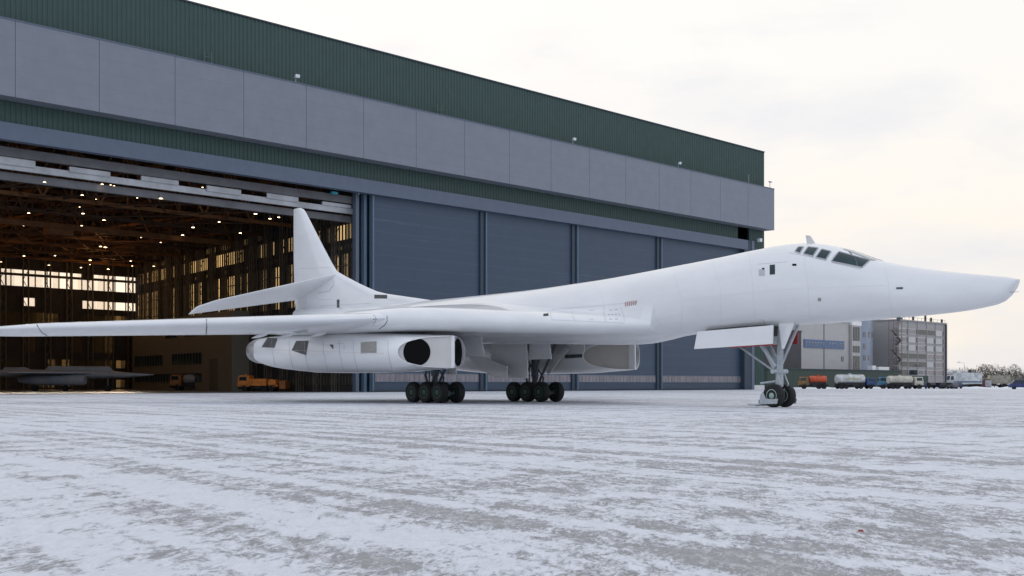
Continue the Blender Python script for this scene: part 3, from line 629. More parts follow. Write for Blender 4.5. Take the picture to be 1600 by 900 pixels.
# closed door leaves
dpx = [(580,753.5),(757,896),(900,1028),(1031.5,1160)]
for i, (xa, xb) in enumerate(dpx):
    a, b = ht(xa, .5), ht(xb, .5); d = MB(); d.box(a+.35, b-.1, .45, .9, .25, ZL0+.3); D_ = d.build('sliding_door', M['door'], HG)
    p = MB(); p.box(a, a+.3, .18, .9, .1, ZL0+.28); p.build('edge_post', M['doorpost'], D_, bevel=.03)
    p = MB(); p.box(b-.75, b-.08, .16, .95, .1, ZL0+.26); p.build('edge_post', M['doordark'], D_)
    s_ = MB(); s_.box(a+.6, b-.9, .40, .47, 1.45, 2.62); S_ = s_.build('window_strip', M['strip'], D_)
    mm = MB(); n = int((b-a-1.5)/.95)
    mm.box(a+.6, b-.9, .36, .40, 1.40, 1.47); mm.box(a+.6, b-.9, .36, .40, 2.6, 2.67)
    for k in range(n+1): x = a+.6+(b-a-1.5)*k/n; mm.box(x-.03, x+.03, .37, .40, 1.45, 2.62)
    mm.build('window_frame', M['doorpost'], D_)
    k_ = MB(); k_.box(a+.4, b-.8, .38, .45, .1, .32); k_.build('kick_plate', M['doordark'], D_)
# open leaf stack edge beside the opening
for xa, xb, wd, mt in ((556,561,1.2,'beam'),(561,569,2.2,'doordark'),(569,573,1.0,'doorpost'),(573,580,1.6,'doordark')):
    p = MB(); p.box(ht(xa, wd), ht(xb, wd), wd, wd+.7, .05, ZL0+.2); p.build('frame_post', M[mt], HG)
# shell: roof, end walls, rear closing of the shallow right part
E0 = Vector((-1.0, 1.6)); SK = Vector((.269, .963)); SK.normalize(); SN_ = Vector((-SK.y, SK.x))
QL = 106.0; CC = E0+SK*QL; WB = CC.y
r = MB(); r.add([(T0,.3,ZT-.1),(4,.3,ZT-.1),(CC.x+3,WB+1,ZT-.1),(T0,WB+1,ZT-.1),(T0,.3,ZT-.9),(4,.3,ZT-.9),(CC.x+3,WB+1,ZT-.9),(T0,WB+1,ZT-.9)], [(0,1,2,3),(7,6,5,4),(0,4,5,1),(1,5,6,2),(2,6,7,3),(3,7,4,0)])
r.build('roof', M['dark'], HG)
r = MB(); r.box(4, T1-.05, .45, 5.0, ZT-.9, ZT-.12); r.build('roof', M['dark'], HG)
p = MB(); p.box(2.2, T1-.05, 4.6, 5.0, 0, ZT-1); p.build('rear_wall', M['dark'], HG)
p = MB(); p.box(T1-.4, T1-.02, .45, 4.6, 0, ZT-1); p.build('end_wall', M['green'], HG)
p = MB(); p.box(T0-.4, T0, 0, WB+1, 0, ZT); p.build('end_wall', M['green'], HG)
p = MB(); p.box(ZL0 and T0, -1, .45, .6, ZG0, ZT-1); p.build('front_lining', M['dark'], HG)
# glazed walls: a grid of panels, some glass, some blank
rg = random.Random(11)
def glazed(name, n0, axis_pt, ax, length, rows, bay, topz, th=.35):
    """rows: (z0, z1, chance clear, chance grimy). ax = direction along wall (hangar local), wall thickness outward"""
    ax = Vector((*ax, 0)); nn = Vector((-ax.y, ax.x, 0)); o = Vector((*axis_pt, 0)); n = int(length/bay)
    wl = MB(); gl = MB(); gd = MB(); mu = MB(); co = []
    def B(m, q0, q1, z0, z1, d0, d1):
        p = [o+ax*q+nn*d+Vector((0,0,z)) for z in (z0, z1) for q, d in ((q0,d0),(q1,d0),(q1,d1),(q0,d1))]; m.hexa(p)
    zc = 0.0
    edges = [0.0]
    bands = []
    for (z0, z1, c, g_) in rows:
        if z0 > zc: B(wl, 0, length, zc, z0, 0, th)
        bd = MB(); B(bd, .05, length-.05, z0-.02, z1+.02, th*.4, th*.5); bands.append((bd, ('glass' if name == 'back_wall' else 'glassw') if c > .45 else 'glassd'))
        run = 0
        for i in range(n):
            if run <= 0: blk = rg.random(); run = rg.choice((1,1,1,2,2,3))
            run -= 1
            q0 = length*i/n; q1 = length*(i+1)/n
            if blk > c+g_: B(wl, q0, q1, z0, z1, 0, th)
        for i in range(n+1): q = length*i/n; B(mu, q-.09, q+.09, z0, z1, -.06, th*.4)
        zm = z0+1.7
        while zm < z1-.5: B(mu, 0, length, zm-.06, zm+.06, -.04, th*.4); zm += 1.7
        zc = z1
    B(wl, 0, length, zc, topz, 0, th)
    W_ = wl.build(name, M['dark'], HG); mu.build('mullion_grid', M['column'], W_)
    for bd, mk in bands: bd.build('window_band', M[mk], W_)
    return W_
BK0 = -30.0
glazed('back_wall', 0, (CC.x, WB), (-1, 0), CC.x-BK0, [(.4,2.0,.2,.3),(4.4,6.0,.2,.4),(7.5,11,.0,.45),(12.2,15.2,.1,.6),(16.4,18.0,.46,.3),(20.2,22.2,.97,.03),(22.7,23.4,.6,.2)], 2.5, ZT-1)
p = MB(); p.box(T0, BK0, WB, WB+.4, 0, ZT-1); p.build('back_wall', M['dark'], HG)
glazed('side_wall', 0, (CC.x, CC.y), (-SK.x, -SK.y), QL-1.0, [(1.0,2.2,.03,.15),(8.5,12.3,.16,.5),(13.0,19.8,.5,.1),(20.4,21.0,.2,.2),(21.8,24.0,.56,.2),(24.6,25.6,.3,.2)], 1.05, ZT-1)
# steel columns inside
for q in [6+6.4*i for i in range(16)]:
    c = E0+SK*q+SN_*.7; m = MB()
    for dx in (-.45, .45):
        for dy in (-.3, .3): m.box(c.x+dx-.08, c.x+dx+.08, c.y+dy-.08, c.y+dy+.08, 0, 32)
    for k in range(16):
        z = 1+k*1.9; s_ = 1 if k % 2 else -1; m.bar((c.x-.45*s_, c.y-.3, z), (c.x+.45*s_, c.y-.3, z+1.9), .08, .08)
    m.build('lattice_column', M['column'], HG)
for t in [CC.x-2-4.6*i for i in range(13)]:
    m = MB()
    for dx in (-.55, .55): m.box(t+dx-.12, t+dx+.12, WB-1.2, WB-.9, 0, 32)
    for k in range(16):
        z = .5+k*1.9; s_ = 1 if k % 2 else -1; m.bar((t-.55*s_, WB-1.05, z), (t+.55*s_, WB-1.05, z+1.9), .1, .1)
    m.build('lattice_column', M['column'], HG)
# roof trusses and cross beams
for i, wd in enumerate((9, 22, 35, 48, 61, 74, 87, 99)):
    tr = E0.x+SK.x/SK.y*(wd-E0.y)-.6; tl = max(T0+1, -78+wd*.35); zb = 25.4; zt = 32.5; m = MB()
    m.bar((tl,wd,zb), (tr,wd,zb), .4, .5); m.bar((tl,wd,zt), (tr,wd,zt), .4, .4)
    n = int((tr-tl)/7.5); st = (tr-tl)/n
    for k in range(n):
        a = tl+st*k; m.bar((a,wd,zb), (a+st/2,wd,zt), .26, .26); m.bar((a+st/2,wd,zt), (a+st,wd,zb), .26, .26)
        m.bar((a+st/2,wd,zb), (a+st/2,wd,zt), .18, .18)
    m.build('roof_truss', M['truss' if i % 2 else 'trussdark'], HG)
for i, t in enumerate([-72+8.5*k for k in range(12)]):
    w0 = max(4, (t-E0.x)/SK.x*SK.y+2) if t > E0.x else 4; 
    if t > CC.x-2: continue
    m = MB(); m.bar((t,w0,27.6+(i % 2)*1.2), (t,WB-1.5,27.6+(i % 2)*1.2), .22, .4)
    for k in range(7):
        a = w0+(WB-1.5-w0)*k/7; b = w0+(WB-1.5-w0)*(k+1)/7; m.bar((t,a,27.6), (t+2.5,b,31), .14, .14)
    m.build('cross_beam', M['truss'], HG)
rb_ = random.Random(31)
for i in range(7):
    w0, w1 = (9, 22, 35, 48, 61, 74, 87, 99)[i:i+2]; m = MB()
    for k in range(9):
        t = -74+w0*.35+k*10.5
        if t+10 > E0.x+SK.x/SK.y*(w0-E0.y): break
        m.bar((t,w0,25.3), (t+10,w1,25.3), .16, .16); m.bar((t+10,w0,25.15), (t,w1,25.15), .16, .16); m.bar((t+5,w0,25.5), (t+5,w1,25.5), .2, .3)
    m.build('wind_bracing', M['trussdark'], HG)
for (w0, z, t0_, t1_, mt) in ((42,24.0,-54,6,'truss'),):
    m = MB(); m.box(t0_, t1_, w0-.3, w0+.3, z, z+.8); m.box((t0_+t1_)/2-2, (t0_+t1_)/2+2, w0-.8, w0+.8, z-.9, z-.02); m.build('overhead_crane', M[mt], HG)
# overhead door tracks just inside the opening
for z0, z1, w0, w1, mt in ((26.35,27.35,2.0,2.6,'raildark'),(25.0,25.75,2.6,3.0,'rail'),(23.9,24.8,3.4,4.0,'raildark')):
    p = MB(); p.box(T0+2, ht(555, w0), w0, w1, z0, z1); p.build('door_track', M[mt], HG)
for k in range(9):
    t = T0+6+k*9.4; p = MB(); p.box(t, t+5.2, 2.35, 2.58, 25.5+.12*(k % 3), 26.2+.1*(k % 2)); p.build('track_panel', M['rail'], HG)
fl = MB(); fl.add([(T0,0.2,.006),(-1,.2,.006),(CC.x,WB,.006),(T0,WB,.006)], [(0,1,2,3)]); F_ = fl.build('hangar_floor', M['floor']); F_.location = H0; F_.rotation_euler = (0,0,HA); tag(F_, kind='structure')
p = MB(); p.box(T0, ht(1171), -.9, .15, -.02, .035); p.build('door_sill', M['doordark'], HG)
# annex block against the glazed side wall
def qat(px, off):
    k = (px-800)/FPX; a = E0+SN_*off; A = hp(a.x, a.y, 0); d = HD*SK.x+HN*SK.y
    return (k*A.y-A.x)/(d.x-k*d.y)
AX = 4.2; q0, q1 = qat(362, AX), qat(207, AX)
aa = E0+SN_*AX+SK*q0; AW = hp(aa.x, aa.y, 0); dS = HD*SK.x+HN*SK.y; angS = math.atan2(dS.y, dS.x)
AN = empty('office_annex', AW, angS, 'beige office annex with dark window bands standing inside the hangar against its glazed side wall', 'building')
ln = q1-q0
b = MB(); b.box(0, ln, -3.4, 0, .0, 13.2); b.build('wall', M['beige'], AN)
for (a, c, z0, z1) in ((.26,.55,4.6,6.6),(.65,.97,4.6,6.6),(.26,.97,1.5,3.0),(.3,.42,9.6,11.6),(.5,.62,9.6,11.6)):
    wv = MB(); wv.box(ln*a, ln*c, .0, .05, z0, z1); W_ = wv.build('window', M['cockpit'], AN); fr_ = MB(); n = max(2, int(ln*(c-a)/1.6))
    for k in range(n+1): x = ln*a+ln*(c-a)*k/n; fr_.box(x-.05, x+.05, .04, .1, z0, z1)
    fr_.box(ln*a-.05, ln*c+.05, .03, .09, z0-.06, z0+.04); fr_.box(ln*a-.05, ln*c+.05, .03, .09, z1-.04, z1+.06); fr_.build('frame', M['column'], W_)
dv_ = MB(); dv_.box(ln*.12, ln*.19, .0, .06, .05, 5.4); dv_.build('door', M['column'], AN)
# ceiling lamps
rl = random.Random(5)
def lamp_proto():
    m = MB(); m.lathe((0,0,0), (0,0,1), [(.34,0),(.30,.16),(.12,.3),(.05,.75)], 10); m.lathe((0,0,-.03), (0,0,1), [(.30,0),(.30,.03)], 10, mi=1)
    o = m.build('ceiling_lamp', [M['lampbody'], M['lamp']]); return tag(o, 'small glowing lamp hanging among the roof trusses inside the open hangar', 'ceiling lamp', 'lamps under the hangar roof')
lp = lamp_proto(); first = True; nl = 0
for wd in (5, 15.5, 28.5, 41.5, 54.5, 67.5, 80.5, 93):
    for k in range(17):
        t = -74+wd*.35+k*6.1+rl.uniform(-2.2, 2.2)
        if t > E0.x+SK.x/SK.y*(wd-E0.y)-3: continue
        if rl.random() < .52: continue
        o = lp if first else lp.copy()
        if not first: col.objects.link(o)
        first = False; o.location = hp(t, wd+rl.uniform(-3,3), 24.4+rl.uniform(-.7, .6)); q_ = rl.uniform(.45,.75); o.scale = (q_,q_,q_); nl += 1
for i in range(85):
    wd = 8+26*rl.random(); t = rl.uniform(-64, -8); o = lp.copy(); col.objects.link(o); o.scale = (.36,.36,.36); o.location = hp(t, wd, rl.uniform(25.6, 28.5))
for wd, t in ((48,-38),(56,-8),(66,-26),(78,2),(88,-18),(92,14)):      # the amber glow of the lit lamps at the back
    o = lp.copy(); col.objects.link(o); o.scale = (.75,.75,.75); o.location = hp(t, wd, 23.6)
    pl_ = bpy.data.lights.new('lamp_light', 'POINT'); pl_.energy = 560; pl_.color = (1, .50, .17); pl_.shadow_soft_size = .4; po = bpy.data.objects.new('lamp_light', pl_); col.objects.link(po); po.parent = o; po.location = (0,0,-.6)
# floodlights on the facade
def floodlight(px, zoff, label, pole=False):
    t = ht(px, -1.6); o = empty('floodlight', hp(t, -1.6, ZB1+.16), HA, label, 'floodlight', 'floodlights along the fascia'); o.scale = (.75,.75,.75)
    b = MB(); b.bar((0,0,0), (0,0,1.1), .1, .1); b.bar((-.5,0,1.0), (.5,0,1.0), .08, .08); b.build('bracket', M['gear'], o)
    h = MB(); h.hexa([(-.45,-.55,.95),(.45,-.55,.95),(.35,-.15,.95),(-.35,-.15,.95),(-.45,-.7,1.5),(.45,-.7,1.5),(.35,-.15,1.45),(-.35,-.15,1.45)]); H_ = h.build('lamp_head', M['flood'], o, bevel=.03)
for px, lb in ((462,'pale floodlight on the fascia ledge above the hangar opening'),(895,'floodlight on the fascia ledge above the middle closed door'),(1060,'floodlight on the fascia ledge over the rightmost closed door')): floodlight(px, 0, lb)
for px, lb in ((325,'empty lamp bracket on the green wall nearest the left edge'),(687,'empty lamp bracket on the green wall above the first closed door')):
    t = ht(px, -.5); o = MB(); o.bar((-.5,0,0), (-.5,0,1.9), .07, .07); o.bar((.5,0,0), (.5,0,1.9), .07, .07); o.bar((-.5,0,1.2), (.5,0,1.2), .06, .06); o.bar((-.5,0,.4), (.5,0,.4), .05, .05); k_ = o.build('lamp_bracket', M['bracket']); k_.location = hp(t, -.5, ZB1+.16); k_.rotation_euler = (0,0,HA); tag(k_, lb, 'bracket')
o = MB(); o.bar((0,0,0), (0,0,1.5), .09, .09); o.bar((-.3,0,1.5), (.6,0,1.5), .3, .22); k_ = o.build('surveillance_camera', M['gear']); k_.location = hp(ht(1203,-1.2), -1.2, ZB1+.16); k_.rotation_euler = (0,0,HA); tag(k_, 'small camera on a post at the right end of the fascia', 'camera')
o = MB(); o.bar((0,0,0), (0,0,2.0), .07, .07); k_ = o.build('antenna_rod', M['rail']); k_.location = hp(ht(1170,-1.2), -1.2, ZB1+.16); tag(k_, 'thin pale antenna rod on the fascia ledge near its right end', 'antenna')
o = empty('wall_lamp', hp(ht(1180), -.1, ZB0-2.3), HA, 'pale lamp on the green corner wall under the fascia end', 'lamp')
m = MB(); m.bar((0,.1,.3), (0,-.9,.3), .12, .12); m.build('arm', M['gear'], o); m = MB(); m.box(-.4,.4,-1.3,-.6,-.25,.45); m.build('lamp_head', M['flood'], o, bevel=.08)
o = MB(); o.box(-.5,.5,-.25,.25,.1,.4); k_ = o.build('small_sign', mat('teal_paint', (.03,.32,.42), .5), bevel=.03); k_.location = hp(ht(522,1.2), 1.2, ZL0-.55); k_.rotation_euler = (0,0,HA); tag(k_, 'small teal box under the lintel at the right of the opening', 'box')

# ------------------------------------------------------------------ vehicles
C_ = {}
def paint(n, c, r=.4):
    if n not in C_: C_[n] = mat(n, c, r+.1, noise=.4, nscale=1.3)
    return C_[n]
chas = mat('chassis_black', (.018,.018,.02), .7); tyr = M['tyre']; vgl = mat('vehicle_glass', (.02,.03,.04), .08)
def vehicle(name, loc, ang, label, cat, length, cab, body, wheels, group=None, wr=.52, cabl=2.1, cabh=2.75):
    """x forward; cab at the front, body = (kind, paint, x0, x1, z0, z1)"""
    o = empty(name, loc, ang, label, cat, group); h = length/2
    c = MB(); c.box(-h, h-.1, -.45, .45, .62, .95); c.box(-h+.1, -h+.3, -1.15, 1.15, .5, .8); c.box(h-.35, h+.02, -1.2, 1.2, .45, .8); 
    for s_ in (-1, 1): c.box(-.2*h, .12*h, s_*.95-.22, s_*.95+.22, .5, 1.0); c.box(wheels[0]-.75, wheels[0]+.75, s_*1.0-.25, s_*1.0+.25, 1.08, 1.16); c.box(wheels[-1]-.7, wheels[-1]+.7, s_*1.0-.25, s_*1.0+.25, 1.06, 1.14)
    c.build('chassis', chas, o, bevel=.03)
    for x in wheels:
        for s_ in (-1, 1):
            t = MB(); t.lathe((x, s_*1.02, wr), (0,s_,0), [(wr*.55,-.2),(wr*.93,-.2),(wr,-.12),(wr,.12),(wr*.93,.2),(wr*.55,.2),(wr*.5,.1),(wr*.2,.14),(.01,.14)], 16); t.build('wheel', tyr, o, smooth=True, auto=40)
    x1 = h; x0 = h-cabl; zb = .85; pr = [(x0,zb),(x1,zb),(x1,zb+(cabh-zb)*.5),(x1-.22,cabh-.1),(x1-.4,cabh),(x0,cabh)]
    cm = MB(); cm.plate([(x,0,z) for x, z in pr], 2.35, (0,1,0)); K = cm.build('cab', cab, o, bevel=.06)
    wsn = MB(); zq = zb+(cabh-zb)*.53; wsn.add([(x1+.012,-1.02,zq),(x1+.012,1.02,zq),(x1-.185,1.0,cabh-.2),(x1-.185,-1.0,cabh-.2)], [(0,1,2,3)]); wsn.build('windscreen', vgl, K)
    for s_ in (-1, 1):
        sw = MB(); y = s_*1.182; sw.add([(x0+.45,y,zq),(x1-.3,y,zq),(x1-.42,y,cabh-.25),(x0+.5,y,cabh-.25)], [(0,1,2,3)]); sw.build('side_window', vgl, K)
    kind, pm, b0, b1, z0, z1 = body[:6]
    if kind == 'tank':
        t = MB(); zc = (z0+z1)/2; rz = (z1-z0)/2; ry = 1.15; rg_ = []
        for x, s_ in ((b0,.80),(b0+.06,.93),(b0+.2,1),(b1-.2,1),(b1-.06,.93),(b1,.80)): rg_.append([Vector((x, s_*ry*math.cos(2*math.pi*j/24), zc+s_*rz*math.sin(2*math.pi*j/24))) for j in range(24)])
        t.loft(rg_); T_ = t.build('tank', pm, o, smooth=True, auto=40)
        q = MB(); q.bar((b0+.4,0,z1+.05), (b1-.4,0,z1+.05), .5, .06); q.lathe(((b0+b1)/2,0,z1-.05), (0,0,1), [(.35,0),(.35,.3)], 12); q.build('manhole', pm, T_)
        f = MB(); f.box(b0+.2, b1-.2, -1.0, 1.0, .9, z0+.25); f.build('tank_saddle', chas, o)
        if len(body) > 6:
            for s_ in (-1, 1):
                l_ = MB(); l_.box(b0+(b1-b0)*.28, b1-(b1-b0)*.18, s_*ry-.02, s_*ry+.03, zc-.12, zc+.28); l_.build('faded_stripe', body[6], T_)
    else:
        t = MB(); t.box(b0, b1, -1.22, 1.22, z0, z1); T_ = t.build('cargo_box', pm, o, bevel=.08)
        if len(body) > 6:
            for s_ in (-1, 1):
                l_ = MB(); l_.box(b0+.15, b1-.15, s_*1.22-.01, s_*1.22+.012, z0+.35, z0+.75); l_.build('stripe', body[6], T_)
    return o
def car(loc, ang, pm, label, group=None, van=False):
    o = empty('parked_car', loc, ang, label, 'car', group)
    pr = [(-2.1,.35),(2.1,.35),(2.15,.75),(1.2,.95),(.55,1.45),(-1.5,1.48),(-2.1,.95)] if not van else [(-2.4,.4),(2.4,.4),(2.45,1.0),(1.9,1.2),(1.3,2.0),(-2.3,2.05),(-2.4,1.2)]
    m = MB(); m.plate([(x,0,z) for x, z in pr], 1.75, (0,1,0)); B_ = m.build('body', pm, o, bevel=.08)
    for s_ in (-1, 1):
        q = MB(); y = s_*.882; zt = pr[4][1]-.1; zb = pr[3][1]+.04; q.add([(pr[5][0]+.2,y,zb),(pr[3][0]-.15,y,zb),(pr[4][0]-.05,y,zt),(pr[5][0]+.3,y,zt)], [(0,1,2,3)]); q.build('side_window', vgl, B_)
    q = MB(); a, b = pr[3], pr[4]; q.add([(a[0]-.02,-.78,a[1]+.03),(a[0]-.02,.78,a[1]+.03),(b[0]+.06,.7,b[1]-.05),(b[0]+.06,-.7,b[1]-.05)], [(0,1,2,3)]); q.build('windscreen', vgl, B_)
    for x in (-1.35, 1.35):
        for s_ in (-1, 1): t = MB(); t.lathe((x, s_*.8, .33), (0,s_,0), [(.2,-.1),(.33,-.1),(.33,.1),(.2,.1),(.05,.06)], 14); t.build('wheel', tyr, o, smooth=True, auto=40)
    return o
VY = 290.0
def gp(px, Y): p = at(px, HOR, Y); p.z = 0; return p
orange = paint('orange_paint', (.50,.075,.025)); white = paint('tanker_white', (.55,.57,.57)); blue = paint('cab_blue', (.025,.07,.19)); sky_b = paint('box_sky_blue', (.06,.19,.30)); yel = paint('cab_yellow', (.24,.13,.035)); cream = paint('cream_paint', (.52,.50,.42)); ora2 = paint('plough_orange', (.75,.23,.03)); gry = paint('tank_grey', (.33,.34,.36))
vehicle('tank_truck', gp(1271, VY), R_(172), 'orange tank truck with yellow cab parked by the green wall', 'truck', 6.6, yel, ('tank', orange, -2.9, .95, 1.25, 2.95), (-2.3,-1.2,2.1))
vehicle('tank_truck', gp(1335, VY), R_(10), 'white tanker truck with a blue cab beside the orange tank truck', 'truck', 9.2, blue, ('tank', white, -4.4, 2.2, 1.2, 3.25, paint('faded_yellow', (.5,.47,.3))), (-3.6,-2.4,1.1,3.5), cabh=2.5)
vehicle('box_truck', gp(1391, VY+12), R_(174), 'sky-blue box van standing left of the cream tanker', 'truck', 5.6, sky_b, ('box', sky_b, -2.7, .9, .95, 2.9), (-1.7,1.6))
vehicle('tank_truck', gp(1413, VY+2), R_(6), 'cream tanker truck parked in front of the office block', 'truck', 8.2, cream, ('tank', cream, -3.9, 1.7, 1.15, 2.95), (-3.2,-2.1,.8,3.0))
vehicle('box_truck', gp(1507, VY+25), R_(178), 'white box truck with a dark stripe parked before the bare trees', 'truck', 8.0, white, ('box', white, -3.9, 3.0, 1.1, 3.9, paint('stripe_grey', (.15,.2,.28))), (-2.8,-1.8,2.6), cabl=2.0, cabh=3.3)
vehicle('box_truck', gp(1555, VY+95), R_(176), 'drab khaki box truck far back in front of the trees', 'truck', 8.4, paint('khaki', (.20,.19,.13)), ('box', paint('khaki_box', (.30,.28,.22)), -4, 1.9, 1.2, 3.7), (-2.8,-1.7,2.8))
vehicle('box_truck', gp(1582, VY+110), R_(4), 'drab olive truck far back beside the khaki box truck', 'truck', 8.0, paint('olive', (.13,.14,.09)), ('box', paint('olive_box', (.24,.23,.18)), -3.8, 1.7, 1.2, 3.5), (-2.8,-1.7,2.8))
car(gp(1595, VY-20), R_(168), paint('van_blue', (.03,.045,.15)), 'dark blue van cut off by the right edge of the picture', van=True)
rc = random.Random(3)
dk = [paint('car_navy', (.02,.03,.08)), paint('car_black', (.015,.015,.018)), paint('car_grey', (.10,.10,.11)), paint('car_maroon', (.08,.02,.02))]
for i, px in enumerate((1441,1449,1457,1466,1475,1484,1491)):
    car(gp(px, VY+8+rc.uniform(-3, 22)), R_(rc.choice((60,75,100,115))), dk[i % 3], ('navy','black','dark grey')[i % 3]+' car, '+('first','second','third','fourth','fifth','sixth','last')[i]+' from the left between cream tanker and white box truck', 'dark cars parked in a row')
car(gp(1527, VY+40), R_(100), dk[3], 'dark car just right of the white box truck', van=True)
car(gp(1541, VY+45), R_(80), paint('car_pale', (.4,.4,.42)), 'pale van between the white box truck and the khaki truck', van=True)
# inside the hangar
PT = vehicle('plough_truck', gp(405, 196), R_(172), 'bright orange snow clearing truck with a blade at its rear inside the hangar opening', 'truck', 6.9, ora2, ('box', ora2, -1.6, 1.4, 1.0, 2.3), (-2.5,-1.3,2.3), cabh=2.9)
PT.scale = (.9,.9,.84)
m = MB(); m.lathe((-2.6,0,1.45), (0,1,0), [(.02,-1.1),(.75,-1.1),(.75,1.1),(.02,1.1)], 16); m.box(-3.6,-2.3,-1.0,1.0,.9,1.2); m.build('sweeper_drum', ora2, PT)
m = MB(); m.box(-5.0,-3.9,-1.2,1.2,.45,1.95); m.bar((-3.9,0,.8),(-3.2,0,.9),.2,.2); m.build('rear_box', paint('rust_orange', (.40,.13,.03)), PT, bevel=.05)
m = MB(); m.lathe((2.4,0,2.9), (0,0,1), [(.15,0),(.15,.2),(.08,.28)], 10); m.build('beacon', ora2, PT)
vehicle('tank_truck', gp(300, 226), R_(174), 'dim grey tank truck parked in front of the beige annex inside the hangar', 'truck', 7.4, paint('cab_orange_dim', (.40,.16,.05)), ('tank', gry, -3.5, 1.3, 1.15, 2.75), (-2.6,-1.4,2.3))
PL = empty('work_platform', gp(549, 186), HA, 'orange work platform standing just inside the right edge of the hangar opening', 'machine')
m = MB(); m.box(-.55,.6,-.5,.5,.35,1.1); m.build('base', ora2, PL, bevel=.05)
m = MB(); m.hexa([(-.3,-.45,1.1),(.55,-.45,1.1),(.55,.45,1.1),(-.3,.45,1.1),(.0,-.45,2.5),(.6,-.45,2.5),(.6,.45,2.5),(.0,.45,2.5)]); m.build('mast_housing', ora2, PL, bevel=.05)
for x in (-.4, .45):
    for s_ in (-1, 1): t = MB(); t.lathe((x, s_*.5, .25), (0,s_,0), [(.1,-.08),(.25,-.08),(.25,.08),(.05,.08)], 12); t.build('wheel', tyr, PL)
# grey jet inside
JT = empty('grey_jet', gp(95, 205), R_(-6), 'dim grey jet aircraft parked deep in the left part of the hangar', 'airplane'); jp = mat('jet_grey', (.33,.35,.38), .5, noise=.2, nscale=.6)
m = MB(); rr = []
for x, r_, z in ((-14,.3,3.0),(-11,.9,2.8),(-5,1.2,2.7),(2,1.2,2.6),(8,1.0,2.6),(11,.7,2.55),(15.5,.1,2.6)): rr.append([Vector((x, r_*1.1*math.cos(2*math.pi*j/18), z+r_*.62*math.sin(2*math.pi*j/18))) for j in range(18)])
m.loft(rr); m.build('fuselage', jp, JT, smooth=True)
m = MB(); m.plate([(6,-1,2.9),(-4,-9,2.9),(-7.5,-9,2.9),(-6,-1,2.9)], .25, (0,0,1)); m.build('wing', jp, JT, bevel=.05)
m = MB(); m.plate([(6,1,2.9),(-4,9,2.9),(-7.5,9,2.9),(-6,1,2.9)], .25, (0,0,1)); m.build('wing', jp, JT, bevel=.05)
m = MB(); m.plate([(9,0,3.0),(8,0,3.9),(-2,0,4.0),(-3,0,3.0)], .5, (0,1,0)); m.build('spine_fairing', jp, JT, bevel=.1)
m = MB(); m.plate([(-4,0,3.0),(-6,0,3.8),(-9.5,0,3.8),(-10,0,3.0)], .4, (0,1,0)); m.build('tail_fairing', jp, JT, bevel=.1)
m = MB(); m.lathe((-6,-2.0,1.75), (1,0,0), [(.4,0),(.75,1.5),(.85,6),(.85,10.5),(.7,11)], 18); m.build('engine_nacelle', jp, JT, smooth=True, auto=40)
for x in (-3.5, 1.5, 8.5):
    t = MB(); t.tube((x,-1.6,.4), (x,-1.6,2.4), .12); G_ = t.build('landing_gear', M['geardark'], JT)
    for s_ in (-1, 1): t = MB(); t.lathe((x,-1.6+s_*.35,.45), (0,1,0), [(.2,-.14),(.45,-.14),(.45,.14),(.2,.14)], 16); t.build('tyre', tyr, G_)

# ------------------------------------------------------------------ buildings to the right
M['creamwall'] = lined('cream_panel_wall', (.50,.48,.47), 3.6, (.40,.39,.39), rough=.7)
M['block'] = lined('concrete_block', (.37,.355,.35), 2.78, (.30,.29,.28), rough=.8)
M['silver'] = lined('silver_cladding', (.27,.32,.40), 1.4, (.18,.22,.30), rough=.33)
M['darkwall'] = mat('dark_brown_wall', (.07,.065,.075), .7, noise=.2, nscale=.4)
M['greenwall'] = lined('green_fence_sheet', (.022,.048,.036), 1.1, (.013,.03,.022), axis='X', wid=.08, rough=.6)
M['signblue'] = mat('sign_blue', (.10,.16,.30), .5, noise=.1, nscale=.5)
M['letter'] = mat('letter_pale', (.32,.33,.34), .6)
M['rust'] = mat('rusty_steel', (.19,.15,.14), .7, noise=.3, nscale=.8)
M['winlight'] = mat('block_spandrel', (.52,.51,.51), .5, noise=.1, nscale=.4)
BX = Vector(((1247-800)/FPX*330, 330, 0))
def bt(px, wd=0):
    k = (px-800)/FPX; b = BX+HN*wd; return (k*b.y-b.x)/(HD.x-k*HD.y)
def bz_(px, py, wd=0): p = BX+HN*wd+HD*bt(px, wd); return CH+(HOR-py)*p.y/FPX
def bw(t, wd, z): return BX+HD*t+HN*wd+Vector((0,0,z))
CB = empty('workshop_building', BX, HA, 'cream panelled workshop hall with a long blue sign, behind the nose gear', 'building')
t1 = bt(1326)
m = MB(); m.box(0, t1, 0, 30, 0, 17.9); m.build('wall', M['creamwall'], CB)
m = MB(); m.box(t1*.49, t1*.49+.25, -.1, .0, 4, 17.8); m.build('downpipe', M['darkwall'], CB)
m = MB(); m.box(-.4, t1+.3, -.3, 30, 17.9, 18.3); m.build('parapet_cap', M['offwhite'], CB)
sa, sb = bt(1255.5), bt(1318); z0 = bz_(1286, 544); z1 = bz_(1286, 531.5)
m = MB(); m.box(sa, sb, -.25, -.02, z0, z1); SG = m.build('sign_board', M['signblue'], CB)
rs = random.Random(21); x = sa+.8
while x < sb-1.2:     # weathered lettering too worn to read: pale strokes
    wv = rs.uniform(.7, 1.3); hgt = (z1-z0); lt = MB(); zb_ = z0+hgt*.25; zt_ = z0+hgt*.72
    lt.box(x, x+.22, -.32, -.26, zb_, zt_)
    if rs.random() < .7: lt.box(x+.2, x+wv, -.32, -.26, zt_-.25, zt_)
    if rs.random() < .6: lt.box(x+wv-.22, x+wv, -.32, -.26, zb_, zt_-.24)
    lt.build('sign_letter', M['letter'], SG); x += wv+.55
    if abs(x-(sa+sb)/2) < .9: x += 1.6
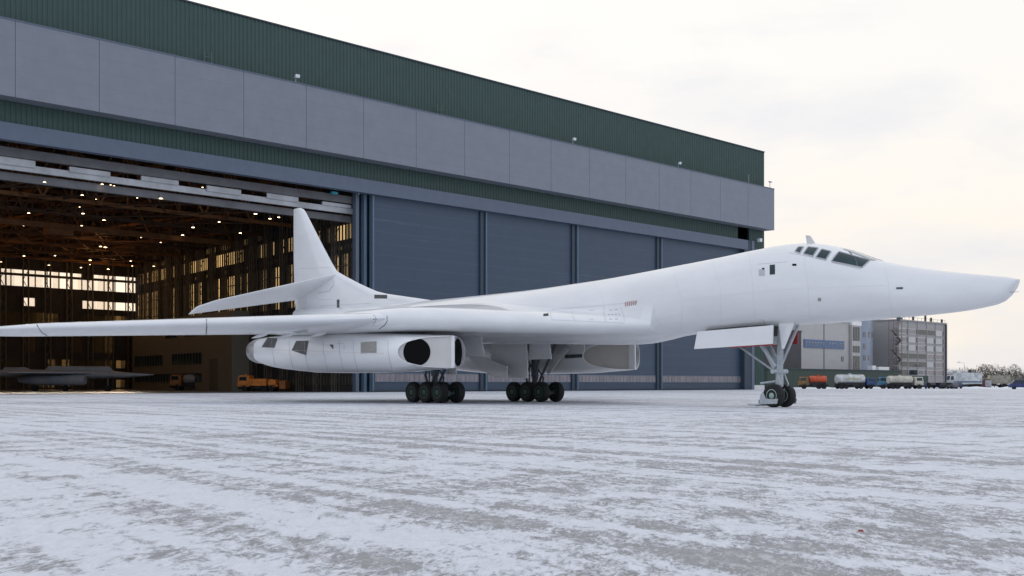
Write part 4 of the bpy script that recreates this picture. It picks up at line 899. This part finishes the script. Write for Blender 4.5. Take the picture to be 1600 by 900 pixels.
for dx in (.845, .875):
    m = MB(); m.box(t1*dx, t1*dx+.35, -.06, .02, 7.2, 8.6); m.build('vent', M['darkwall'], CB)
DB = empty('dark_annex', BX, HA, 'plain dark grey building between the hangar corner and the cream workshop', 'building')
m = MB(); m.box(bt(1196, -1), -.15, -1, 24, 0, bz_(1235, 518)); m.build('wall', M['darkwall'], DB); m = MB(); m.box(bt(1196, -1)-.2, -.1, -1.2, 24.1, bz_(1235,518), bz_(1235,518)+.3); m.build('roof_edge', M['doordark'], DB)
m = MB(); m.box(bt(1212,-1), bt(1222,-1), -1.06, -.98, 6.5, 8.6); m.build('window', vgl, DB)
ST = empty('stair_tower', BX, HA, 'narrow pale stair tower with a tall strip of windows next to the cream workshop', 'building')
a, b = bt(1327), bt(1340.5); m = MB(); m.box(a, b, -.8, 16, 0, 17.2); m.build('wall', M['creamwall'], ST)
m = MB(); m.box(a-.2, b+.2, -1.0, 16.1, 17.2, 18.4); m.build('roof', M['white'], ST)
for z0, z1 in ((13,16.8),(9.8,11.6),(4.6,8.8)):
    for k in range(3):
        q0 = a+(b-a)*(.1+.28*k); wv = MB(); wv.box(q0, q0+(b-a)*.22, -.86, -.79, z0, z1); wv.build('window', vgl, ST)
RT = empty('round_tower', bw(bt(1366)+1.0, 13.6, 0), 0, 'silver grey tower with a rounded clad wall between the stair tower and the office block', 'building')
rad = (bt(1392)-bt(1341))*.5
m = MB(); m.lathe((0,0,0), (0,0,1), [(rad*1.12,0),(rad*1.12,bz_(1366,500.5,4))], 40); W_ = m.build('wall', M['silver'], RT, smooth=True, auto=40)
for k in range(9):
    for fl_ in range(4):
        an_ = HA-math.pi/2+R_(-50+13*k); z = 4.5+3.3*fl_; c = Vector((math.cos(an_), math.sin(an_), 0)); tt = Vector((-c.y, c.x, 0)); rr_ = rad*1.12+.02
        if rs.random() < .4: continue
        wv = MB(); wv.plate([c*rr_+tt*-.55+Vector((0,0,z)), c*rr_+tt*.55+Vector((0,0,z)), c*rr_+tt*.55+Vector((0,0,z+1.5)), c*rr_+tt*-.55+Vector((0,0,z+1.5))], .08, c); wv.build('window', M['strip'], RT)
OB = empty('office_block', bw(bt(1402), 0, 0), HA, 'seven storey concrete office block with rows of dark windows, a bare sky to its right', 'building')
ow = bt(1478)-bt(1402); oz = bz_(1402, 500.3)
m = MB(); m.box(0, ow, 0, 16, 0, oz); m.build('wall', M['block'], OB)
m = MB(); m.box(-.3, ow+.3, -.35, 16.2, oz, oz+.35); m.build('roof_edge', M['block'], OB)
m = MB(); m.box(ow-.9, ow+.25, -.3, 16.1, 0, oz-.1); m.build('corner_pier', M['darkwall'], OB)
for fl_, py in enumerate((516.5,529.5,542.5,555.5,568.5,581.5)):
    zc = bz_(1402, py); 
    m = MB(); m.box(.6, ow-1.2, -.10, -.02, zc-.85, zc+.85); m.build('window_band', M['winlight'], OB)
    for k in range(5):
        x0_ = .9+(ow-2.4)*k/5; ww = (ow-2.4)/5; wide = (fl_ >= 3 and k < 2) or rs.random() < .12
        wv = MB(); wv.box(x0_+(0 if wide else ww*.78), x0_+ww*.97, -.16, -.08, zc-.75, zc+.75); wv.build('window', vgl, OB)
        if not wide and rs.random() < .75: wv = MB(); wv.box(x0_+ww*.08, x0_+ww*.72, -.15, -.09, zc-.6, zc+.6); wv.build('window', M['strip'], OB)
for k in range(6):
    x0_ = .9+(ow-2.4)*k/5-.15; m = MB(); m.box(x0_-.14, x0_+.14, -.2, -.02, 1, oz-.1); m.build('pilaster', M['block'], OB)
for k, (x_, h_) in enumerate(((.12,.8),(.35,1.3),(.6,2.0),(.72,1.4),(.95,1.2))):
    m = MB(); m.bar((ow*x_,.6,oz+.3), (ow*x_,.6,oz+.3+h_), .5, .5); m.build('roof_vent', M['darkwall'], OB)
m = MB(); m.bar((0,.3,oz+1.2),(ow,.3,oz+1.2),.06,.06)
for k in range(13): m.bar((ow*k/12,.3,oz+.3),(ow*k/12,.3,oz+1.2),.06,.06)
m.build('roof_railing', M['darkwall'], OB)
FE = empty('fire_escape', bw(bt(1395), -.8, 0), HA, 'rusty zigzag fire escape on the left end of the office block', 'stairs')
fw = bt(1401)-bt(1388); 
m = MB()
for x_ in (-fw/2, fw/2):
    for y_ in (-.7, .7): m.bar((x_,y_,0), (x_,y_,oz-.5), .14, .14)
m.build('frame', M['rust'], FE)
for k in range(6):
    z = 2.6+k*2.8; m = MB(); m.box(-fw/2, fw/2, -.7, .7, z-.08, z); m.build('landing', M['rust'], FE)
    s_ = 1 if k % 2 else -1; m = MB(); m.bar((-fw/2*s_,-.3,z), (fw/2*s_,-.3,z+2.7), .6, .10); m.bar((-fw/2*s_,-.75,z+.9), (fw/2*s_,-.75,z+3.6), .05, .06); m.build('stair_flight', M['rust'], FE)
    m = MB(); m.bar((-fw/2,-.72,z+1.0), (fw/2,-.72,z+1.0), .07, .07); m.build('railing', M['gear'], FE)
GW = empty('green_shed', bw(0, -9, 0), HA, 'long low dark green sheet metal shed behind the parked trucks', 'shed')
a, b = bt(1199, -9), bt(1408, -9); m = MB(); m.box(a, b, 0, 6, 0, bz_(1300, 578, -9)); m.build('wall', M['greenwall'], GW)
b2 = bt(1453, -9); m = MB(); m.box(b+.05, b2, .5, 5, 0, bz_(1430, 587, -9)); m.build('wall', M['greenwall'], GW)
m = MB(); m.box(a-.2, b+.2, -.25, 6.2, bz_(1300,578,-9), bz_(1300,578,-9)+.2); m.build('roof_edge', M['doordark'], GW)
for p0_, p1_, h_ in ((1376,1392,-.1),(1366,1371,.2)):
    m = MB(); a_, b_ = bt(p0_,-8), bt(p1_,-8); m.box(a_, b_, 1.5 if h_ < 1 else 3, 2.9 if h_ < 1 else 4, bz_(1300,578,-9)+.2, bz_(1300,578,-9)+.2+h_+1); m.build('roof_unit', M['white'], GW)
# low building among trees
LB = empty('low_building', gp(1493, 520), R_(5), 'small pale building half hidden by the bare trees at the right', 'building')
m = MB(); m.box(-5,6,-4,4,0,5.2); m.build('wall', M['creamwall'], LB); m = MB(); m.hexa([(-5.5,-4.5,5.2),(6.5,-4.5,5.2),(6.5,4.5,5.2),(-5.5,4.5,5.2),(-5.5,-.3,6.8),(6.5,-.3,6.8),(6.5,.3,6.8),(-5.5,.3,6.8)]); m.build('roof', M['winlight'], LB)
# snow banks along the far edge of the apron
sb_ = MB(); rsn = random.Random(8)
xs_ = [-20+2.0*i for i in range(160)]; pr_ = []
for x_ in xs_: pr_.append((x_, .25+.35*rsn.random()**2))
sb_.add([(x,-1.3,-.02) for x, h in pr_]+[(x,-.4+.3*rsn.random(),h) for x, h in pr_]+[(x,1.6,-.02) for x, h in pr_], [(i, i+1, len(pr_)+i+1, len(pr_)+i) for i in range(len(pr_)-1)]+[(len(pr_)+i, len(pr_)+i+1, 2*len(pr_)+i+1, 2*len(pr_)+i) for i in range(len(pr_)-1)])
SB = sb_.build('snow_bank', mat('bank_snow', (.80,.81,.84), .8, noise=.1, nscale=1, bump=.3), smooth=True); SB.location = gp(1250, VY+16); SB.rotation_euler = (0,0,R_(6)); tag(SB, kind='structure')
# lamp posts
for px, Y, h_, lb in ((1507,400,7.6,'tall thin lamp post rising above the trees beside the white box truck'),(1573,420,6.2,'thin lamp post among the trees near the right edge')):
    o = empty('lamp_post', gp(px, Y), 0, lb, 'lamp post'); m = MB(); m.tube((0,0,0),(0,0,h_),.07,.04); m.build('pole', M['gear'], o)
    m = MB(); m.bar((0,0,h_),(-1.6,0,h_+.3),.08,.08); m.box(-2.3,-1.5,-.2,.2,h_+.2,h_+.42); m.build('lamp_head', M['gear'], o)
# bare winter trees
bark = mat('winter_bark', (.11,.095,.09), .9, noise=.2, nscale=1); twig = mat('winter_twigs', (.085,.075,.072), .9, noise=.3, nscale=.3); ever = mat('dark_conifer', (.05,.06,.05), .9, noise=.3, nscale=.4)
def tree_mesh(seed, h, conifer=False):
    r = random.Random(seed); tk = MB(); tk.tube((0,0,0),(r.uniform(-.2,.2),0,h*.55),.22,.12,7); tk.tube((0,0,h*.5),(r.uniform(-.4,.4),0,h*.9),.12,.03,6)
    cr = MB()
    for i in range(420):
        if conifer: z = h*(.1+.88*r.random()); rad_ = (1-z/h)*h*.20+.15
        else: z = h*(.28+.72*r.random()**.8); rad_ = h*.27*math.sin(math.pi*min(1, (z/h-.22)/.80))**.7+.1
        a = r.uniform(0, 2*math.pi); q = rad_*math.sqrt(r.random()); p = Vector((q*math.cos(a), q*math.sin(a), z))
        d = Vector((math.cos(a)*.7+r.uniform(-.4,.4), math.sin(a)*.7+r.uniform(-.4,.4), r.uniform(.1,1.2) if not conifer else r.uniform(-.5,.2))).normalized()*r.uniform(.5,1.3)
        s_ = d.cross(Vector((r.uniform(-1,1), r.uniform(-1,1), r.uniform(-1,1)))).normalized()*(.06 if not conifer else .28)
        cr.add([p-s_, p+s_, p+d], [(0,1,2)])
    for i in range(16):
        z = h*r.uniform(.25,.7); a = r.uniform(0, 2*math.pi); ln_ = h*.25; cr.tube((0,0,z), (math.cos(a)*ln_, math.sin(a)*ln_, z+ln_*.9), .07, .02, 4)
    return tk, cr
kinds = []
for sd_, h_, cf in ((1,9,0),(2,11,0),(3,8,0),(4,10,1)):
    tk, cr = tree_mesh(sd_, h_, cf); o = empty('bare_tree' if not cf else 'conifer', (0,0,0), 0, 'leafless tree in the winter tree line at the right behind the parked trucks' if not cf else 'dark conifer in the winter tree line at the right', 'tree', 'bare trees of the tree line' if not cf else 'conifers of the tree line')
    tk.build('trunk', bark, o); cr.build('crown', ever if cf else twig, o); kinds.append(o)
rt = random.Random(17); used = set()
for i in range(46):
    kd = rt.choice((0,1,2,0,1,2,3)); src = kinds[kd]
    o = src if kd not in used else copy_tree(src); used.add(kd)
    o.location = gp(1482+(1640-1482)*(i+rt.random())/46, rt.uniform(380, 560)); o.rotation_euler = (0,0,rt.uniform(0,6.28)); s_ = rt.uniform(.42,.66); o.scale = (s_,s_,s_)
fw_ = MB(); rf = random.Random(4)
for i in range(16000):
    x_ = rf.uniform(0, 520); hh = 9.5+1.6*math.sin(x_*.05)+1.2*math.sin(x_*.17+1)+1.5*math.sin(x_*.41); z = hh*rf.random()**.7
    p = Vector((x_, rf.uniform(0, 30), z)); d = Vector((rf.uniform(-.6,.6), 0, rf.uniform(.6,2.4))); q_ = .1+.55*max(0, 1-z/hh); fw_.add([p-Vector((q_,.1,0)), p+Vector((q_,.1,0)), p+d], [(0,1,2)])
FW = fw_.build('distant_wood', mat('distant_twigs', (.07,.065,.07), .95, noise=.2, nscale=.05)); FW.location = gp(1470, 800); tag(FW, kind='stuff')
# litter
for px, py, lb in ((1345,831,'crumpled red scrap lying on the snow in the right foreground'),(73,653,'tiny red scrap on the snow far left')):
    Y = CH*FPX/(py-HOR); m = MB(); m.hexa([(-.022,-.012,0),(.02,-.016,0),(.018,.012,0),(-.02,.016,0),(-.02,-.008,.010),(.012,-.006,.016),(.016,.008,.008),(-.012,.01,.014)]); o = m.build('red_scrap', M['red']); o.location = (*at(px, HOR, Y).xy, .004); tag(o, lb, 'litter')
